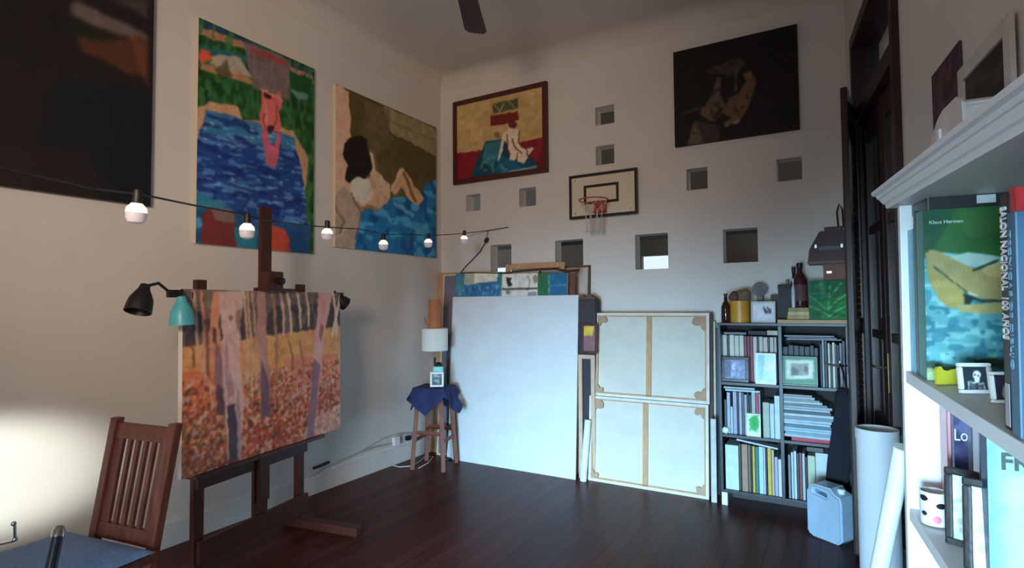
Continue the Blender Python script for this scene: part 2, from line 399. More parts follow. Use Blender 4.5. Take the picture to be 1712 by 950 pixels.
# 1 large dark painting, partly out of the picture
M = LW(-4.30, 2.12, .045); t = thing('painting', 'very large near-black painting with a pale stripe and rust patch, on the left wall edge', 'painting', (.02, -3.6, 2.12))
A = Art(M, 1.345, 1.62, .012, (30, 24, 24), 1.35, 11, .015, .12)
A.poly([(90, 130), (250, 150), (250, 345), (110, 330), (60, 250)], (16, 22, 34), .8)
A.poly([(0, 240), (150, 250), (170, 335), (0, 315)], (38, 27, 24), .7)
A.poly([(122, 6), (134, 0), (246, 62), (246, 72), (196, 58), (124, 30)], (128, 112, 104), .75)
A.poly([(180, 0), (250, 0), (250, 32)], (78, 66, 66), .7)
A.poly([(130, 62), (175, 70), (235, 60), (249, 80), (249, 130), (215, 120), (170, 98), (140, 88)], (92, 52, 34), .75)
A.poly([(215, 62), (248, 75), (248, 150), (230, 110)], (120, 66, 44), .6)
A.poly([(110, 40), (160, 50), (190, 66), (150, 70), (125, 60)], (26, 38, 22), .7)
A.build('canvas', .035, t, (90, 80, 78))
# 2 pool painting
M = LW(-2.669, 1.921); t = thing('painting', 'tall painting of a blue pool with coral figure and green garden, left wall', 'painting', (.02, -2.2, 1.92))
A = Art(M, .949, 1.512, .0055, (34, 78, 38), 1.45, 21, .012, .05)
n1 = A.noise(.05) ; A.c += (n1-.5)[..., None]*np.array([30, 60, 30])
A.poly([(334, 28), (345, 35), (524, 122), (524, 133), (334, 46)], (38, 62, 96))
A.poly([(334, 44), (400, 66), (524, 130), (524, 142), (430, 96), (334, 56)], (168, 120, 92))
A.poly([(334, 58), (410, 82), (412, 110), (334, 95)], (28, 70, 36)); A.speck(.02, .06, .62, (60, 110, 60))
A.poly([(334, 75), (365, 82), (410, 92), (412, 104), (372, 100), (334, 92)], (40, 96, 96))
A.poly([(334, 84), (350, 86), (356, 98), (334, 104)], (206, 84, 58))
A.poly([(356, 92), (400, 96), (422, 130), (380, 122), (350, 104)], (160, 150, 132))
A.poly([(334, 102), (400, 122), (424, 136), (418, 142), (334, 116)], (196, 132, 96), .8)
A.poly([(404, 68), (486, 100), (484, 165), (425, 150)], (120, 100, 98)); A.speck(.008, .15, .62, (92, 82, 86), .6, A.inside([(404, 68), (486, 100), (484, 165), (425, 150)]))
A.poly([(418, 78), (478, 102), (478, 110), (420, 88)], (160, 66, 64))
A.poly([(484, 118), (522, 132), (520, 165), (486, 152)], (26, 74, 34))
A.poly([(484, 148), (518, 160), (515, 170), (498, 165)], (110, 150, 140), .7)
A.poly([(360, 116), (380, 100), (388, 130), (370, 136)], (60, 56, 40), .6)
A.poly([(330, 185), (350, 170), (400, 178), (405, 200), (450, 205), (490, 220), (514, 262), (513, 300), (508, 335), (326, 250)], (186, 144, 110))
pool = [(346, 184), (375, 190), (400, 200), (436, 208), (470, 220), (492, 232), (498, 260), (506, 300), (511, 335), (516, 430), (310, 410), (326, 245)]
mk = A.poly(pool, (32, 66, 128)); A.poly([(346, 184), (436, 208), (492, 232), (496, 252), (420, 240), (338, 222)], (52, 110, 150))
A.speck(.08, .018, .64, (84, 132, 186), .75, mk); A.speck(.10, .03, .66, (24, 42, 104), .8, mk); A.speck(.05, .010, .82, (150, 176, 206), .7, mk)
A.poly([(316, 330), (370, 340), (430, 372), (520, 375), (516, 432), (314, 410)], (36, 84, 128), .9)
A.poly([(316, 322), (352, 330), (384, 346), (370, 352), (318, 344)], (52, 124, 150))
A.poly([(336, 360), (352, 348), (392, 356), (402, 415), (336, 412)], (112, 48, 48)); A.poly([(352, 350), (388, 352), (396, 372), (360, 370)], (128, 120, 116), .7)
A.poly([(444, 365), (456, 378), (474, 382), (486, 402), (484, 425), (440, 420)], (184, 74, 58))
A.poly([(318, 362), (334, 362), (336, 378), (320, 384)], (74, 146, 180)); A.poly([(392, 380), (430, 386), (430, 420), (396, 416)], (46, 120, 144))
# coral figure
A.poly([(437, 152), (446, 150), (452, 160), (462, 160), (468, 152), (472, 168), (466, 186), (470, 206), (468, 224), (436, 216), (434, 200), (438, 180)], (214, 104, 96))
A.poly([(436, 212), (446, 214), (450, 240), (458, 244), (464, 222), (470, 222), (466, 262), (456, 282), (446, 276), (440, 250)], (188, 92, 110))
A.ell(452, 214, 7, 6, (52, 30, 50)); A.ell(447, 160, 5, 6, (60, 26, 26)); A.line([(443, 170), (446, 205)], 2, (240, 150, 130)); A.line([(434, 150), (472, 166)], 2.5, (226, 150, 130))
A.line([(441, 190), (442, 215)], 2.5, (156, 62, 66)); A.line([(462, 176), (461, 210)], 2.5, (156, 62, 66))
A.build('canvas', .032, t, (224, 214, 190))
# 3 reading figure on the bed
M = LW(-1.494, 1.999); t = thing('painting', 'painting of a dark-haired figure on a blue bed, left wall near the corner', 'painting', (.02, -.8, 2.0))
A = Art(M, 1.366, 1.387, .006, (92, 80, 46), 1.5, 41, .012, .06)
A.c += (A.noise(.2)-.5)[..., None]*22
A.poly([(555, 138), (584, 152), (590, 320), (560, 330), (553, 300)], (214, 168, 134))
A.poly([(640, 176), (730, 215), (730, 262), (655, 226)], (142, 130, 92)); A.poly([(610, 168), (650, 184), (652, 230), (616, 215)], (108, 92, 70), .7)
A.line([(652, 224), (726, 260)], 2.5, (80, 66, 38)); A.line([(655, 204), (728, 236)], 2, (120, 106, 70))
A.poly([(668, 228), (730, 262), (730, 300), (700, 296), (640, 320), (630, 260)], (84, 70, 40), .8)
A.poly([(553, 330), (575, 312), (605, 340), (608, 370), (594, 418), (550, 414)], (168, 148, 128)); A.line([(560, 345), (575, 372), (566, 392)], 3, (124, 106, 92)); A.line([(590, 330), (604, 360), (596, 400)], 4, (116, 98, 84)); A.line([(558, 400), (580, 380)], 3, (190, 172, 152))
mk = A.poly([(606, 352), (640, 345), (660, 328), (700, 332), (712, 306), (730, 300), (728, 436), (592, 420)], (28, 108, 160))
A.speck(.10, .06, .6, (74, 160, 196), .8, mk); A.speck(.07, .1, .66, (18, 72, 130), .8, mk); A.line([(660, 340), (690, 360)], 5, (110, 176, 200), .7)
A.ell(688, 318, 36, 14, (60, 50, 36), .0)
A.poly([(612, 300), (632, 292), (652, 310), (652, 335), (630, 350), (606, 346), (590, 325)], (196, 160, 128))      # torso
A.poly([(618, 256), (624, 258), (628, 285), (640, 296), (652, 318), (650, 332), (634, 320), (618, 290)], (206, 172, 140)) # arm
A.poly([(652, 318), (668, 284), (674, 280), (708, 332), (700, 344), (684, 334), (672, 312), (662, 326)], (200, 158, 118)); A.line([(676, 290), (694, 334)], 5, (128, 88, 58)); A.line([(672, 284), (656, 314)], 4, (222, 186, 148))
A.poly([(590, 298), (606, 294), (620, 304), (624, 328), (612, 342), (594, 334), (586, 316)], (214, 200, 184))
A.poly([(576, 240), (584, 230), (600, 226), (614, 234), (618, 256), (622, 282), (612, 300), (596, 294), (584, 308), (578, 300), (580, 276), (574, 258)], (30, 22, 22))
A.line([(600, 350), (616, 346), (634, 352)], 4, (150, 112, 80))
A.build('canvas', .032, t, (224, 210, 186))
# 4 framed painting on the far wall
def frame4(t, M, w, h, bw, m, d0=-.012, d1=.03, name='frame'):
    bm = B()
    for a, b_ in (((0, 0), (w, bw)), ((0, h-bw), (w, h)), ((0, bw), (bw, h-bw)), ((w-bw, bw), (w, h-bw))): box(bm, (a[0], d0, a[1]), (b_[0], d1, b_[1]), M, .003)
    return obj(name, bm, m, t)
M = FW(.192, 2.77); t = thing('painting', 'dark-framed painting of a pale seated figure on a blue cloth against yellow and red', 'painting', (.75, -.03, 2.77))
frame4(t, M, 1.109, .881, .048, cm((82, 34, 26), .5))
A = Art(M @ T(.045, 0, .045), 1.02, .79, .005, (190, 158, 104), 1.3, 61, .006, .04)
A.c += (A.noise(.15)-.5)[..., None]*18
A.poly([(755, 258), (806, 251), (815, 262), (870, 238), (925, 226), (925, 310), (755, 315)], (132, 30, 34)); A.speck(.15, .15, .6, (96, 20, 40), .5, A.inside([(755, 258), (806, 251), (925, 226), (925, 310), (755, 315)]))
A.poly([(786, 302), (794, 275), (806, 252), (812, 236), (845, 232), (868, 250), (880, 258), (896, 270), (902, 285), (900, 300)], (30, 66, 88))
A.poly([(812, 238), (840, 236), (834, 262), (820, 280), (806, 268)], (50, 112, 122)); A.poly([(838, 258), (856, 268), (880, 284), (850, 292), (826, 285)], (28, 92, 116)); A.poly([(850, 286), (898, 276), (896, 284), (846, 292)], (98, 152, 164)); A.speck(.05, .03, .68, (84, 142, 150), .7, A.inside([(800, 300), (806, 260), (870, 262), (898, 290)]))
A.poly([(818, 173), (867, 163), (867, 184), (820, 194)], (168, 146, 92)); A.poly([(823, 174), (866, 165), (866, 181), (824, 190)], (82, 80, 52)); A.line([(828, 176), (836, 186), (842, 174)], 2, (150, 150, 110)); A.line([(850, 170), (862, 182)], 2, (130, 126, 90))
A.poly([(820, 194), (866, 186), (867, 200), (846, 208), (820, 211)], (110, 34, 22))
A.ell(832, 226, 4.5, 6, (120, 100, 70), .9, -.6)
A.poly([(852, 214), (868, 216), (867, 236), (870, 246), (880, 250), (884, 262), (878, 271), (866, 271), (864, 264), (860, 269), (852, 268), (852, 258), (848, 240), (844, 234), (840, 248), (832, 268), (836, 246), (842, 222)], (226, 198, 170))
A.poly([(880, 250), (890, 246), (892, 250), (884, 260)], (226, 190, 170)); A.ell(857, 209, 7, 6, (92, 48, 42)); A.line([(848, 208), (850, 214)], 1.6, (240, 220, 200))
A.line([(857, 232), (859, 244), (866, 252), (872, 256)], 2, (96, 60, 40)); A.line([(848, 224), (849, 250), (852, 258)], 1.5, (60, 36, 30)); A.line([(868, 218), (867, 238), (880, 250), (884, 262)], 1.4, (60, 36, 30)); A.line([(865, 256), (864, 268)], 1.6, (84, 50, 40)); A.line([(840, 250), (833, 268)], 2.2, (206, 214, 206))
A.build('canvas', .02, t)
# 5 dark painting at the right of the far wall
M = FW(2.507, 2.826, .04); t = thing('painting', 'frameless black painting of faint crossed limbs, high on the far wall at right', 'painting', (2.98, -.03, 2.83))
A = Art(M, .939, .813, .006, (15, 12, 13), 1.5, 81, .007, .05)
A.poly([(1150, 245), (1160, 200), (1180, 206), (1202, 210), (1204, 242), (1176, 246)], (52, 42, 36)); A.poly([(1148, 244), (1160, 200), (1174, 236), (1172, 246)], (88, 74, 52))
A.poly([(1168, 188), (1190, 160), (1198, 128), (1206, 130), (1204, 160), (1212, 172), (1206, 190), (1196, 204), (1182, 202)], (84, 68, 52))
A.poly([(1206, 178), (1232, 160), (1246, 138), (1244, 122), (1254, 118), (1266, 140), (1252, 178), (1234, 206), (1214, 212), (1208, 206), (1224, 198), (1206, 190)], (92, 68, 44))
A.poly([(1178, 118), (1200, 108), (1240, 96), (1246, 112), (1222, 128), (1204, 124), (1188, 124)], (58, 46, 42)); A.line([(1232, 118), (1230, 160), (1218, 166)], 3.5, (92, 78, 68)); A.line([(1218, 165), (1230, 166)], 5, (70, 54, 42))
A.line([(1140, 190), (1168, 182), (1178, 178)], 3, (66, 54, 46)); A.line([(1212, 211), (1236, 202)], 2.5, (126, 112, 100)); A.line([(1196, 196), (1206, 182)], 6, (36, 20, 18)); A.speck(.03, .03, .72, (30, 22, 20), .6)
A.build('canvas', .035, t, (20, 16, 16))
# ------------------------------------------------------------------ basketball backboard
M = FW(1.532, 2.288, .05); t = thing('basketball_backboard', 'small white basketball backboard with black border, orange hoop and hanging net', 'basketball hoop', (1.86, -.03, 2.29))
W_, H_ = .648, .404
bm = B(); box(bm, (0, 0, 0), (W_, .018, H_), M, .002); obj('board', bm, mat('board_white', (226, 214, 188), .5, .03, 4), t)
bm = B()
def ring_rect(bm, x0, x1, z0, z1, w, y0=-.002, y1=.0005):
    for a, b_ in (((x0, z0), (x1, z0+w)), ((x0, z1-w), (x1, z1)), ((x0, z0+w), (x0+w, z1-w)), ((x1-w, z0+w), (x1, z1-w))): box(bm, (a[0], y0, a[1]), (b_[0], y1, b_[1]), M)
ring_rect(bm, -.002, W_+.002, -.002, H_+.002, .027); ring_rect(bm, .145, .478, .125, .30, .024)
obj('black_border', bm, M_BLACK, t)
bm = B()
for x in (.06, W_-.065):
    for z in (.05, H_-.05): bm = B(); tube(bm, [M @ Vector((x, -.006, z)), M @ Vector((x, .02, z))], .006); obj('mounting_bolt', bm, M_STEEL, t)
for x in (.06, W_-.065): bm = B(); box(bm, (x-.01, .018, .03), (x+.01, .05, H_-.03), M); obj('mounting_bar', bm, M_STEEL, t)
M_OR = cm((196, 66, 40), .45)
RC = Vector((.305, -.165, .128)); RR = .125
bm = B(); tube(bm, [M @ (RC+Vector((RR*math.cos(a), RR*math.sin(a), 0))) for a in np.linspace(0, 2*PI, 33)[:-1]], .0062, closed=True)
box(bm, (.245, -.045, .045), (.365, -.002, .052), M); box(bm, (.245, -.012, .03), (.365, -.002, .145), M, .002); box(bm, (.255, -.05, .118), (.355, -.002, .132), M, .002)
prism(bm, [(0, 0), (0, .08), (.05, .08)], -.003, .003, M @ T(.27, -.0, .045) @ Rz(-PI/2)); prism(bm, [(0, 0), (0, .08), (.05, .08)], -.003, .003, M @ T(.34, 0, .045) @ Rz(-PI/2))
obj('hoop', bm, M_OR, t, smooth=True)
bm = B(); NN = 8
for k in range(NN):
    for d in (-1, 1):
        pts = []
        for j, (rr_, dz, dk) in enumerate(((RR, 0, 0), (.095, -.055, .5), (.078, -.10, 0), (.07, -.17, .12), (.064, -.235, .1))):
            a = 2*PI*(k+d*dk)/NN; pts.append(M @ (RC+Vector((rr_*math.cos(a), rr_*math.sin(a), dz-.004*rnd.random()))))
        tube(bm, pts, .0023, 5)
    a = 2*PI*(k+.1)/NN; p = M @ (RC+Vector((.064*math.cos(a), .064*math.sin(a), -.235))); tube(bm, [p, p+Vector((0, 0, -.014)), p+Vector((0, 0, -.05))], .004, 6, rs=[.003, .006, .0075])
obj('net', bm, cm((206, 196, 186), .8), t)
# ------------------------------------------------------------------ ceiling fan (one blade in view)
hub = Vector((2.02, -2.50, 3.42))
t = thing('ceiling_fan', 'dark ceiling fan, only one dark brown blade tip in view at the top', 'ceiling fan', hub)
bm = B(); lathe(bm, [(0, -.09), (.06, -.09), (.11, -.04), (.12, .03), (.07, .07), (.02, .08), (.02, H-hub.z-.08), (.07, H-hub.z-.06), (.08, H-hub.z), (0, H-hub.z)], T(*hub)); obj('motor_housing', bm, M_BLACK, t, smooth=True)
tip = Vector((1.62, -1.78, 3.30)); d0 = (tip-hub); a0 = math.atan2(d0.y, d0.x)-.04
for k in range(4):
    Mb = T(hub.x, hub.y, 3.3) @ Rz(a0+k*PI/2) @ Rx(math.radians(9)); L_ = math.hypot(d0.x, d0.y)
    bm = B(); pts = [(.16, -.05), (L_-.03, -.072), (L_, -.05), (L_+.004, 0), (L_, .05), (L_-.03, .072), (.16, .05)]
    prism(bm, [(x, y) for x, y in pts], -.006, .006, Mb @ Rx(PI/2)); obj('blade', bm, cm((58, 34, 36), .35), t)
    bm = B(); box(bm, (.08, -.018, -.012), (.24, .018, .0), Mb); obj('blade_bracket', bm, M_STEEL, t)
# ------------------------------------------------------------------ string lights
bulbs = [(228, 355, 30), (413, 385, 22.5), (547, 391, 17.5), (641, 409, 14.5), (716, 406, 12.5), (776, 400, 11.5)]
wire_px = [(at(1.55, -60, 262)), at(1.72, 60, 292), at(1.95, 160, 316), at(2.03, 235, 325), at(2.4, 322, 343), at(2.75, 405, 358), at(2.80, 432, 366), at(3.2, 500, 376), at(3.6, 548, 380), at(4.0, 600, 383), at(4.38, 643, 392), at(4.8, 690, 392), at(5.1, 718, 394), at(5.4, 755, 392), at(5.58, 778, 390), onY(-.04, 813, 386), onY(-.01, 850, 380)]
t = thing('string_lights', 'black cable string of round white bulbs hanging from the far wall to the left', 'string lights', onY(-.01, 850, 380))
bm = B(); tube(bm, wire_px, .0042, 6); a = onY(-.03, 816, 385); tube(bm, [a, onY(-.03, 813, 398)], .003, 5)
w2 = [onY(-.03, 812, 404), onY(-.03, 803, 420), onY(-.03, 790, 434), onY(-.03, 778, 446), onY(-.05, 770, 456)]; tube(bm, w2, .0045, 6)
obj('cable', bm, M_BLACK, t)
M_BULB = mat('bulb_diffuser', (252, 246, 232), .3, .01, 4, emit=.85); M_BCLR = mat('bulb_lower_plastic', (206, 200, 206), .25, .02, 5, emit=.16)
for i, (x, y, wd) in enumerate(bulbs):
    D = .062*F_PX/wd; c = at(D, x, y); r = .033
    Mb = T(*c) @ Ry([.10, .05, .03, .0, .02, .05][i])
    bm = B(); lathe(bm, [(0, .031), (.017, .031), (.021, .026), (.0305, .016), (r, .002), (r, -.001), (0, -.001)], Mb); o = obj('bulb', bm, M_BULB, t, smooth=True)
    bm = B(); lathe(bm, [(r*.985, -.001), (r*.97, -.02), (.026, -.034), (.012, -.040), (0, -.041)], Mb); obj('bulb_base', bm, M_BCLR, o, smooth=True)
    bm = B(); lathe(bm, [(0, .078), (.012, .078), (.0145, .07), (.016, .04), (.015, .030), (0, .03)], Mb); obj('socket', bm, M_BLACK, o, smooth=True)
bm = B(); lathe(bm, [(0, .03), (.014, .03), (.022, .0), (.018, -.022), (0, -.022)], T(*onY(-.03, 813, 402)) @ Ry(.5)); obj('empty_socket', bm, M_BLACK, t, smooth=True)
# ------------------------------------------------------------------ easel with the birch wood painting
EA = Vector((.72, -3.122, 0)); EB = Vector((.50, -1.857, 0)); EW = (EB-EA).length
EM = frame(EA+Vector((0, 0, .612)), EB-EA, (-.010, 0, 1))          # canvas plane, local x along the picture
def e2(px, py): return loc(EM, 1, .05, px, py).x
t = thing('easel', 'dark red-brown studio easel with tall centre mast standing against the left wall', 'easel', EM @ Vector((EW/2, .1, -.612)))
EF = frame(EA, EB-EA)
def ebox(name, a, b, bev=.004): bm = B(); box(bm, a, b, EF, bev); return obj(name, bm, M_EASEL, t)
xl, xm, xr = e2(347, 480), e2(443, 400), e2(513, 480)
for x in (xl, xr): ebox('side_post', (x-.032, .10, .03), (x+.032, .135, 1.655), .006)
ebox('mast', (xm-.043, .048, .30), (xm+.043, .075, 2.13), .005)
ebox('mast_slide', (xm-.055, .075, .12), (xm+.055, .098, 1.62))
ebox('top_clamp', (xm-.062, -.03, 1.600), (xm+.062, .048, 1.72), .006); ebox('clamp_lip', (xm-.09, -.03, 1.597), (xm+.17, .03, 1.615), .003)
ebox('tray', (xl-.12, -.02, .588), (xr+.10, .07, .61), .004)
ebox('tray_brace', (xl-.03, .07, .50), (xr+.03, .10, .56)); ebox('lower_rail', (xl-.03, .06, .10), (xr+.03, .085, .22))
ebox('upper_rail', (xl-.03, .12, 1.45), (xr+.03, .14, 1.53))
for x in (xl, xr): ebox('foot', (x-.035, -.38, 0), (x+.035, .22, .055), .008)
bm = B(); tube(bm, [EF @ Vector((xm+.02, -.035, 1.66)), EF @ Vector((xm+.02, -.065, 1.66))], .022, 12); obj('clamp_knob', bm, M_BLACK, t, smooth=True)
A = Art(EM, EW, .985, .005, (160, 106, 78), 1.65, 101, .006, .03)
A.poly([(300, 480), (575, 480), (575, 545), (300, 580)], (98, 84, 80)); A.poly([(300, 520), (575, 505), (575, 552), (300, 592)], (66, 58, 60)); A.speck(.03, .10, .6, (120, 104, 92), .6, A.inside([(300, 480), (575, 480), (575, 545), (300, 580)]))
gm = A.inside([(300, 580), (575, 542), (575, 720), (300, 830)])
A.poly([(300, 582), (575, 544), (575, 600), (300, 640)], (192, 130, 86)); A.speck(.06, .05, .6, (212, 156, 92), .7, A.inside([(300, 582), (575, 544), (575, 600), (300, 650)]))
A.poly([(300, 622), (400, 620), (420, 680), (300, 700)], (196, 106, 66)); A.poly([(470, 600), (575, 590), (575, 660), (500, 660)], (196, 116, 92), .8)
A.poly([(300, 690), (420, 670), (575, 655), (575, 720), (300, 820)], (142, 84, 62)); A.poly([(305, 700), (390, 690), (400, 730), (300, 760)], (124, 92, 56), .8); A.poly([(430, 700), (540, 670), (500, 720), (400, 770)], (156, 72, 50), .8)
for i, (c_, z_, lo, col, al) in enumerate([(.02, .02, .68, (206, 140, 96), .8), (.022, .018, .70, (122, 54, 40), .8), (.018, .015, .74, (226, 178, 140), .8), (.02, .015, .74, (84, 52, 40), .8), (.02, .016, .73, (186, 78, 56), .8), (.018, .02, .78, (176, 150, 150), .8)]):
    A.speck(c_, z_, lo, col, al, A.inside([(300, 640), (575, 600), (575, 720), (300, 820)]))
A.poly([(520, 705), (575, 670), (575, 720), (505, 735)], (206, 176, 166), .45)
for x0, y1, w_, col in [(327, 600, 5, (196, 150, 124)), (340, 640, 5, (188, 138, 112)), (418, 660, 4, (190, 150, 116)), (426, 640, 4, (180, 140, 110)), (458, 570, 3, (206, 176, 150)), (472, 560, 4, (196, 160, 134)), (484, 560, 4, (214, 182, 152)), (500, 548, 4, (206, 178, 156)), (514, 545, 3.5, (202, 172, 146)), (412, 640, 4, (196, 156, 120)), (560, 560, 4, (214, 178, 156)), (566, 620, 3, (196, 150, 130)), (487, 620, 3, (140, 84, 60)), (322, 612, 3, (110, 62, 44)), (345, 640, 5, (120, 76, 60)), (505, 640, 3, (150, 96, 72)), (460, 640, 5, (156, 110, 80)), (398, 600, 3, (180, 140, 110))]:
    top = 487 if w_ != 3 or x0 in (458,) else 570
    A.line([(x0-4, top), (x0+2, (top+y1)/2), (x0+1+w_*.4, y1)], w_, col, .95)
A.line([(334, 600), (350, 640), (356, 680)], 5, (196, 140, 118)); A.line([(572, 487), (562, 530), (556, 560)], 4, (214, 190, 166))
A.poly([(356, 487), (372, 487), (366, 540), (372, 600), (390, 690), (366, 692), (356, 620), (350, 560)], (196, 130, 98)); A.poly([(360, 560), (372, 600), (384, 690), (368, 695), (358, 640)], (134, 96, 96)); A.poly([(362, 640), (384, 660), (382, 696), (362, 694)], (92, 66, 72))
A.poly([(364, 487), (408, 487), (402, 540), (400, 600), (408, 660), (406, 720), (398, 780), (382, 775), (378, 720), (372, 640), (372, 560)], (196, 158, 148)); A.poly([(392, 500), (404, 510), (400, 560), (394, 540)], (150, 110, 96)); A.poly([(376, 560), (384, 600), (396, 690), (388, 700), (376, 640)], (160, 124, 128)); A.speck(.03, .06, .62, (214, 176, 166), .5, A.inside([(364, 487), (408, 487), (400, 600), (408, 700), (378, 700), (372, 560)]))
A.poly([(379, 680), (392, 676), (400, 740), (398, 785), (384, 780)], (74, 62, 76)); A.poly([(396, 640), (404, 700), (402, 780), (397, 760)], (150, 128, 134)); A.ell(386, 532, 5, 5, (120, 84, 70), .8); A.poly([(356, 545), (362, 550), (360, 575), (355, 570)], (84, 56, 54))
A.poly([(430, 487), (444, 487), (446, 560), (452, 640), (452, 698), (436, 700), (434, 620), (430, 560)], (170, 124, 116)); A.poly([(436, 600), (450, 640), (452, 698), (437, 700)], (104, 78, 90))
A.poly([(532, 487), (556, 487), (546, 540), (536, 620), (528, 700), (522, 735), (512, 735), (520, 660), (524, 590), (530, 530)], (200, 148, 142)); A.poly([(524, 600), (536, 610), (528, 690), (524, 735), (512, 735), (519, 660)], (128, 96, 110)); A.poly([(536, 540), (542, 545), (538, 570), (533, 560)], (140, 96, 90))
A.line([(357, 780), (400, 770)], 3, (120, 60, 46))
A.build('canvas_on_easel', .03, None, (222, 214, 200))
o = bpy.data.objects['canvas_on_easel']; tag(o, 'canvas of pale birch trunks over orange fallen leaves, resting on the studio easel', 'painting')
# ------------------------------------------------------------------ clip lamps on the canvas corners
def clip_lamp(label, c, dirv, m, scale=1, arm_to=None, long=False):
    dirv = Vector(dirv).normalized(); q = dirv.to_track_quat('Z', 'Y').to_matrix().to_4x4(); Mb = T(*c) @ q @ Matrix.Scale(scale, 4)
    t = thing('clip_lamp', label, 'lamp', arm_to if arm_to is not None else c)
    bm = B(); lathe(bm, [(.01, -.082), (.02, -.078), (.025, -.055), (.036, -.035), (.050, -.005), (.055, .03), (.057, .058), (.053, .058), (.045, .0), (.02, -.03), (0, -.035)], Mb); obj('lamp_shade', bm, m, t, smooth=True)
    bm = B(); lathe(bm, [(0, -.02), (.012, -.018), (.024, .01), (.02, .032), (0, .04)], Mb); obj('bulb', bm, M_BCLR, t, smooth=True)
    back = Mb @ Vector((0, 0, -.07)); bm = B(); mid = (back+Vector(arm_to))/2+Vector((0, 0, .035)); tube(bm, [back, mid, arm_to], .008, 8); obj('arm', bm, M_BLACK, t, smooth=True)
    bm = B(); box(bm, (-.012, -.02, -.02), (.012, .055, .02), T(*arm_to), .004); obj('clip', bm, M_BLACK, t)
    return t
p = loc(EM, 1, 0, 306, 500); tl = EM @ Vector((0, .0, .92)); tr = EM @ Vector((EW, .0, .95))
clip_lamp('small black clip lamp at the far left of the birch canvas', EM @ Vector((-.21, .02, .925)), (.2, -.35, -1), M_BLACK, 1.05, EM @ Vector((-.05, .02, .96)))
clip_lamp('small turquoise clip lamp on the left edge of the birch canvas', EM @ Vector((-.045, -.05, .86)), (.0, .05, -1), cm((84, 178, 190), .35), 1.05, EM @ Vector((.01, .02, .95)))
clip_lamp('small black clip lamp on the right edge of the birch canvas', EM @ Vector((EW+.03, .02, .93)), (.25, .8, -.5), M_BLACK, .9, EM @ Vector((EW-.01, .02, .97)))
# ------------------------------------------------------------------ slatted chair with blue cushion
fh = Vector((math.sin(YAW), math.cos(YAW), 0)); rh = Vector((math.cos(YAW), -math.sin(YAW), 0))
def cg(lat, dep, z=0): return Vector((CAM.x, CAM.y, 0))+fh*dep+rh*lat+Vector((0, 0, z))
cL, cR = cg(-1.86, 2.475), cg(-1.475, 2.315); CH = frame(cL, cR-cL); cw = (cR-cL).length
t = thing('chair', 'brown wooden slat-back chair at the lower left with a blue cushion', 'chair', CH @ Vector((cw/2, -.15, 0)))
LEAN = Matrix(((1, 0, .11, 0), (0, 1, .10, 0), (0, 0, 1, 0), (0, 0, 0, 1)))
BK = CH @ T(0, 0, .44) @ LEAN
for x in (0, cw-.045): bm = B(); box(bm, (x, -.015, 0), (x+.045, .02, .575), BK, .006); obj('back_post', bm, M_CHAIR, t)
bm = B(); box(bm, (.045, -.008, .49), (cw-.045, .014, .555), BK, .004); obj('top_rail', bm, M_CHAIR, t)
bm = B(); box(bm, (.045, -.008, .07), (cw-.045, .014, .135), BK, .004); obj('lower_rail', bm, M_CHAIR, t)
sp = (cw-.09)/6
edges = [.045, .045+sp*1.12]+[.045+sp*(1.12+.94*k) for k in range(1, 5)]
x = .045
ws = [.055]+[.030]*4; 
gap = (cw-.09-.052-.042-.022*4)/5
for i, w_ in enumerate([.052, .022, .022, .022, .022, .042]):
    bm = B(); box(bm, (x, -.004, .135), (x+w_, .010, .49), BK, .002); obj('slat', bm, M_CHAIR, t); x += w_+gap
for x in (0, cw-.045):
    bm = B(); box(bm, (x, -.015, 0), (x+.045, .02, .45), CH, .005); obj('leg', bm, M_CHAIR, t)
    bm = B(); box(bm, (x, -.42, 0), (x+.045, -.38, .46), CH, .005); obj('leg', bm, M_CHAIR, t)
bm = B(); box(bm, (-.005, -.43, .46), (cw+.005, .0, .495), CH, .01); obj('seat', bm, M_CHAIR, t)
for y0, y1 in ((-.4, -.385), (-.02, 0)): bm = B(); box(bm, (.045, y0, .39), (cw-.045, y1, .46), CH); obj('apron', bm, M_CHAIR, t)
bm = B(); bmesh.ops.create_grid(bm, x_segments=24, y_segments=24, size=1)
top = list(bm.verts); 
def pill(v):
    x, y = v.co.x, v.co.y; e = max(abs(x), abs(y)); k = (max(0, 1-e**5))**.5
    return k
M_DEN = mat('blue_denim', (110, 138, 178), .85, .12, 60, .15)
for v in top:
    k = pill(v); v.co = Vector((v.co.x, v.co.y, k))
r = bmesh.ops.duplicate(bm, geom=bm.verts[:]+bm.edges[:]+bm.faces[:])
for v in [g for g in r['geom'] if isinstance(g, bmesh.types.BMVert)]: v.co.z *= -.6
bmesh.ops.remove_doubles(bm, verts=bm.verts, dist=.002)
c0, c1, c2, c3 = Vector((-.13, -.47)), Vector((cw+.03, -.50)), Vector((cw+.045, -.02)), Vector((-.10, -.03))
for v in bm.verts:
    a, b_ = (v.co.x+1)/2, (v.co.y+1)/2; p = (c0*(1-a)+c1*a)*(1-b_)+(c3*(1-a)+c2*a)*b_
    v.co = CH @ Vector((p.x, p.y, .517+.022*v.co.z))
o = obj('cushion', bm, M_DEN, None, True); tag(o, 'flat blue denim cushion on the seat of the slat-back chair', 'cushion')
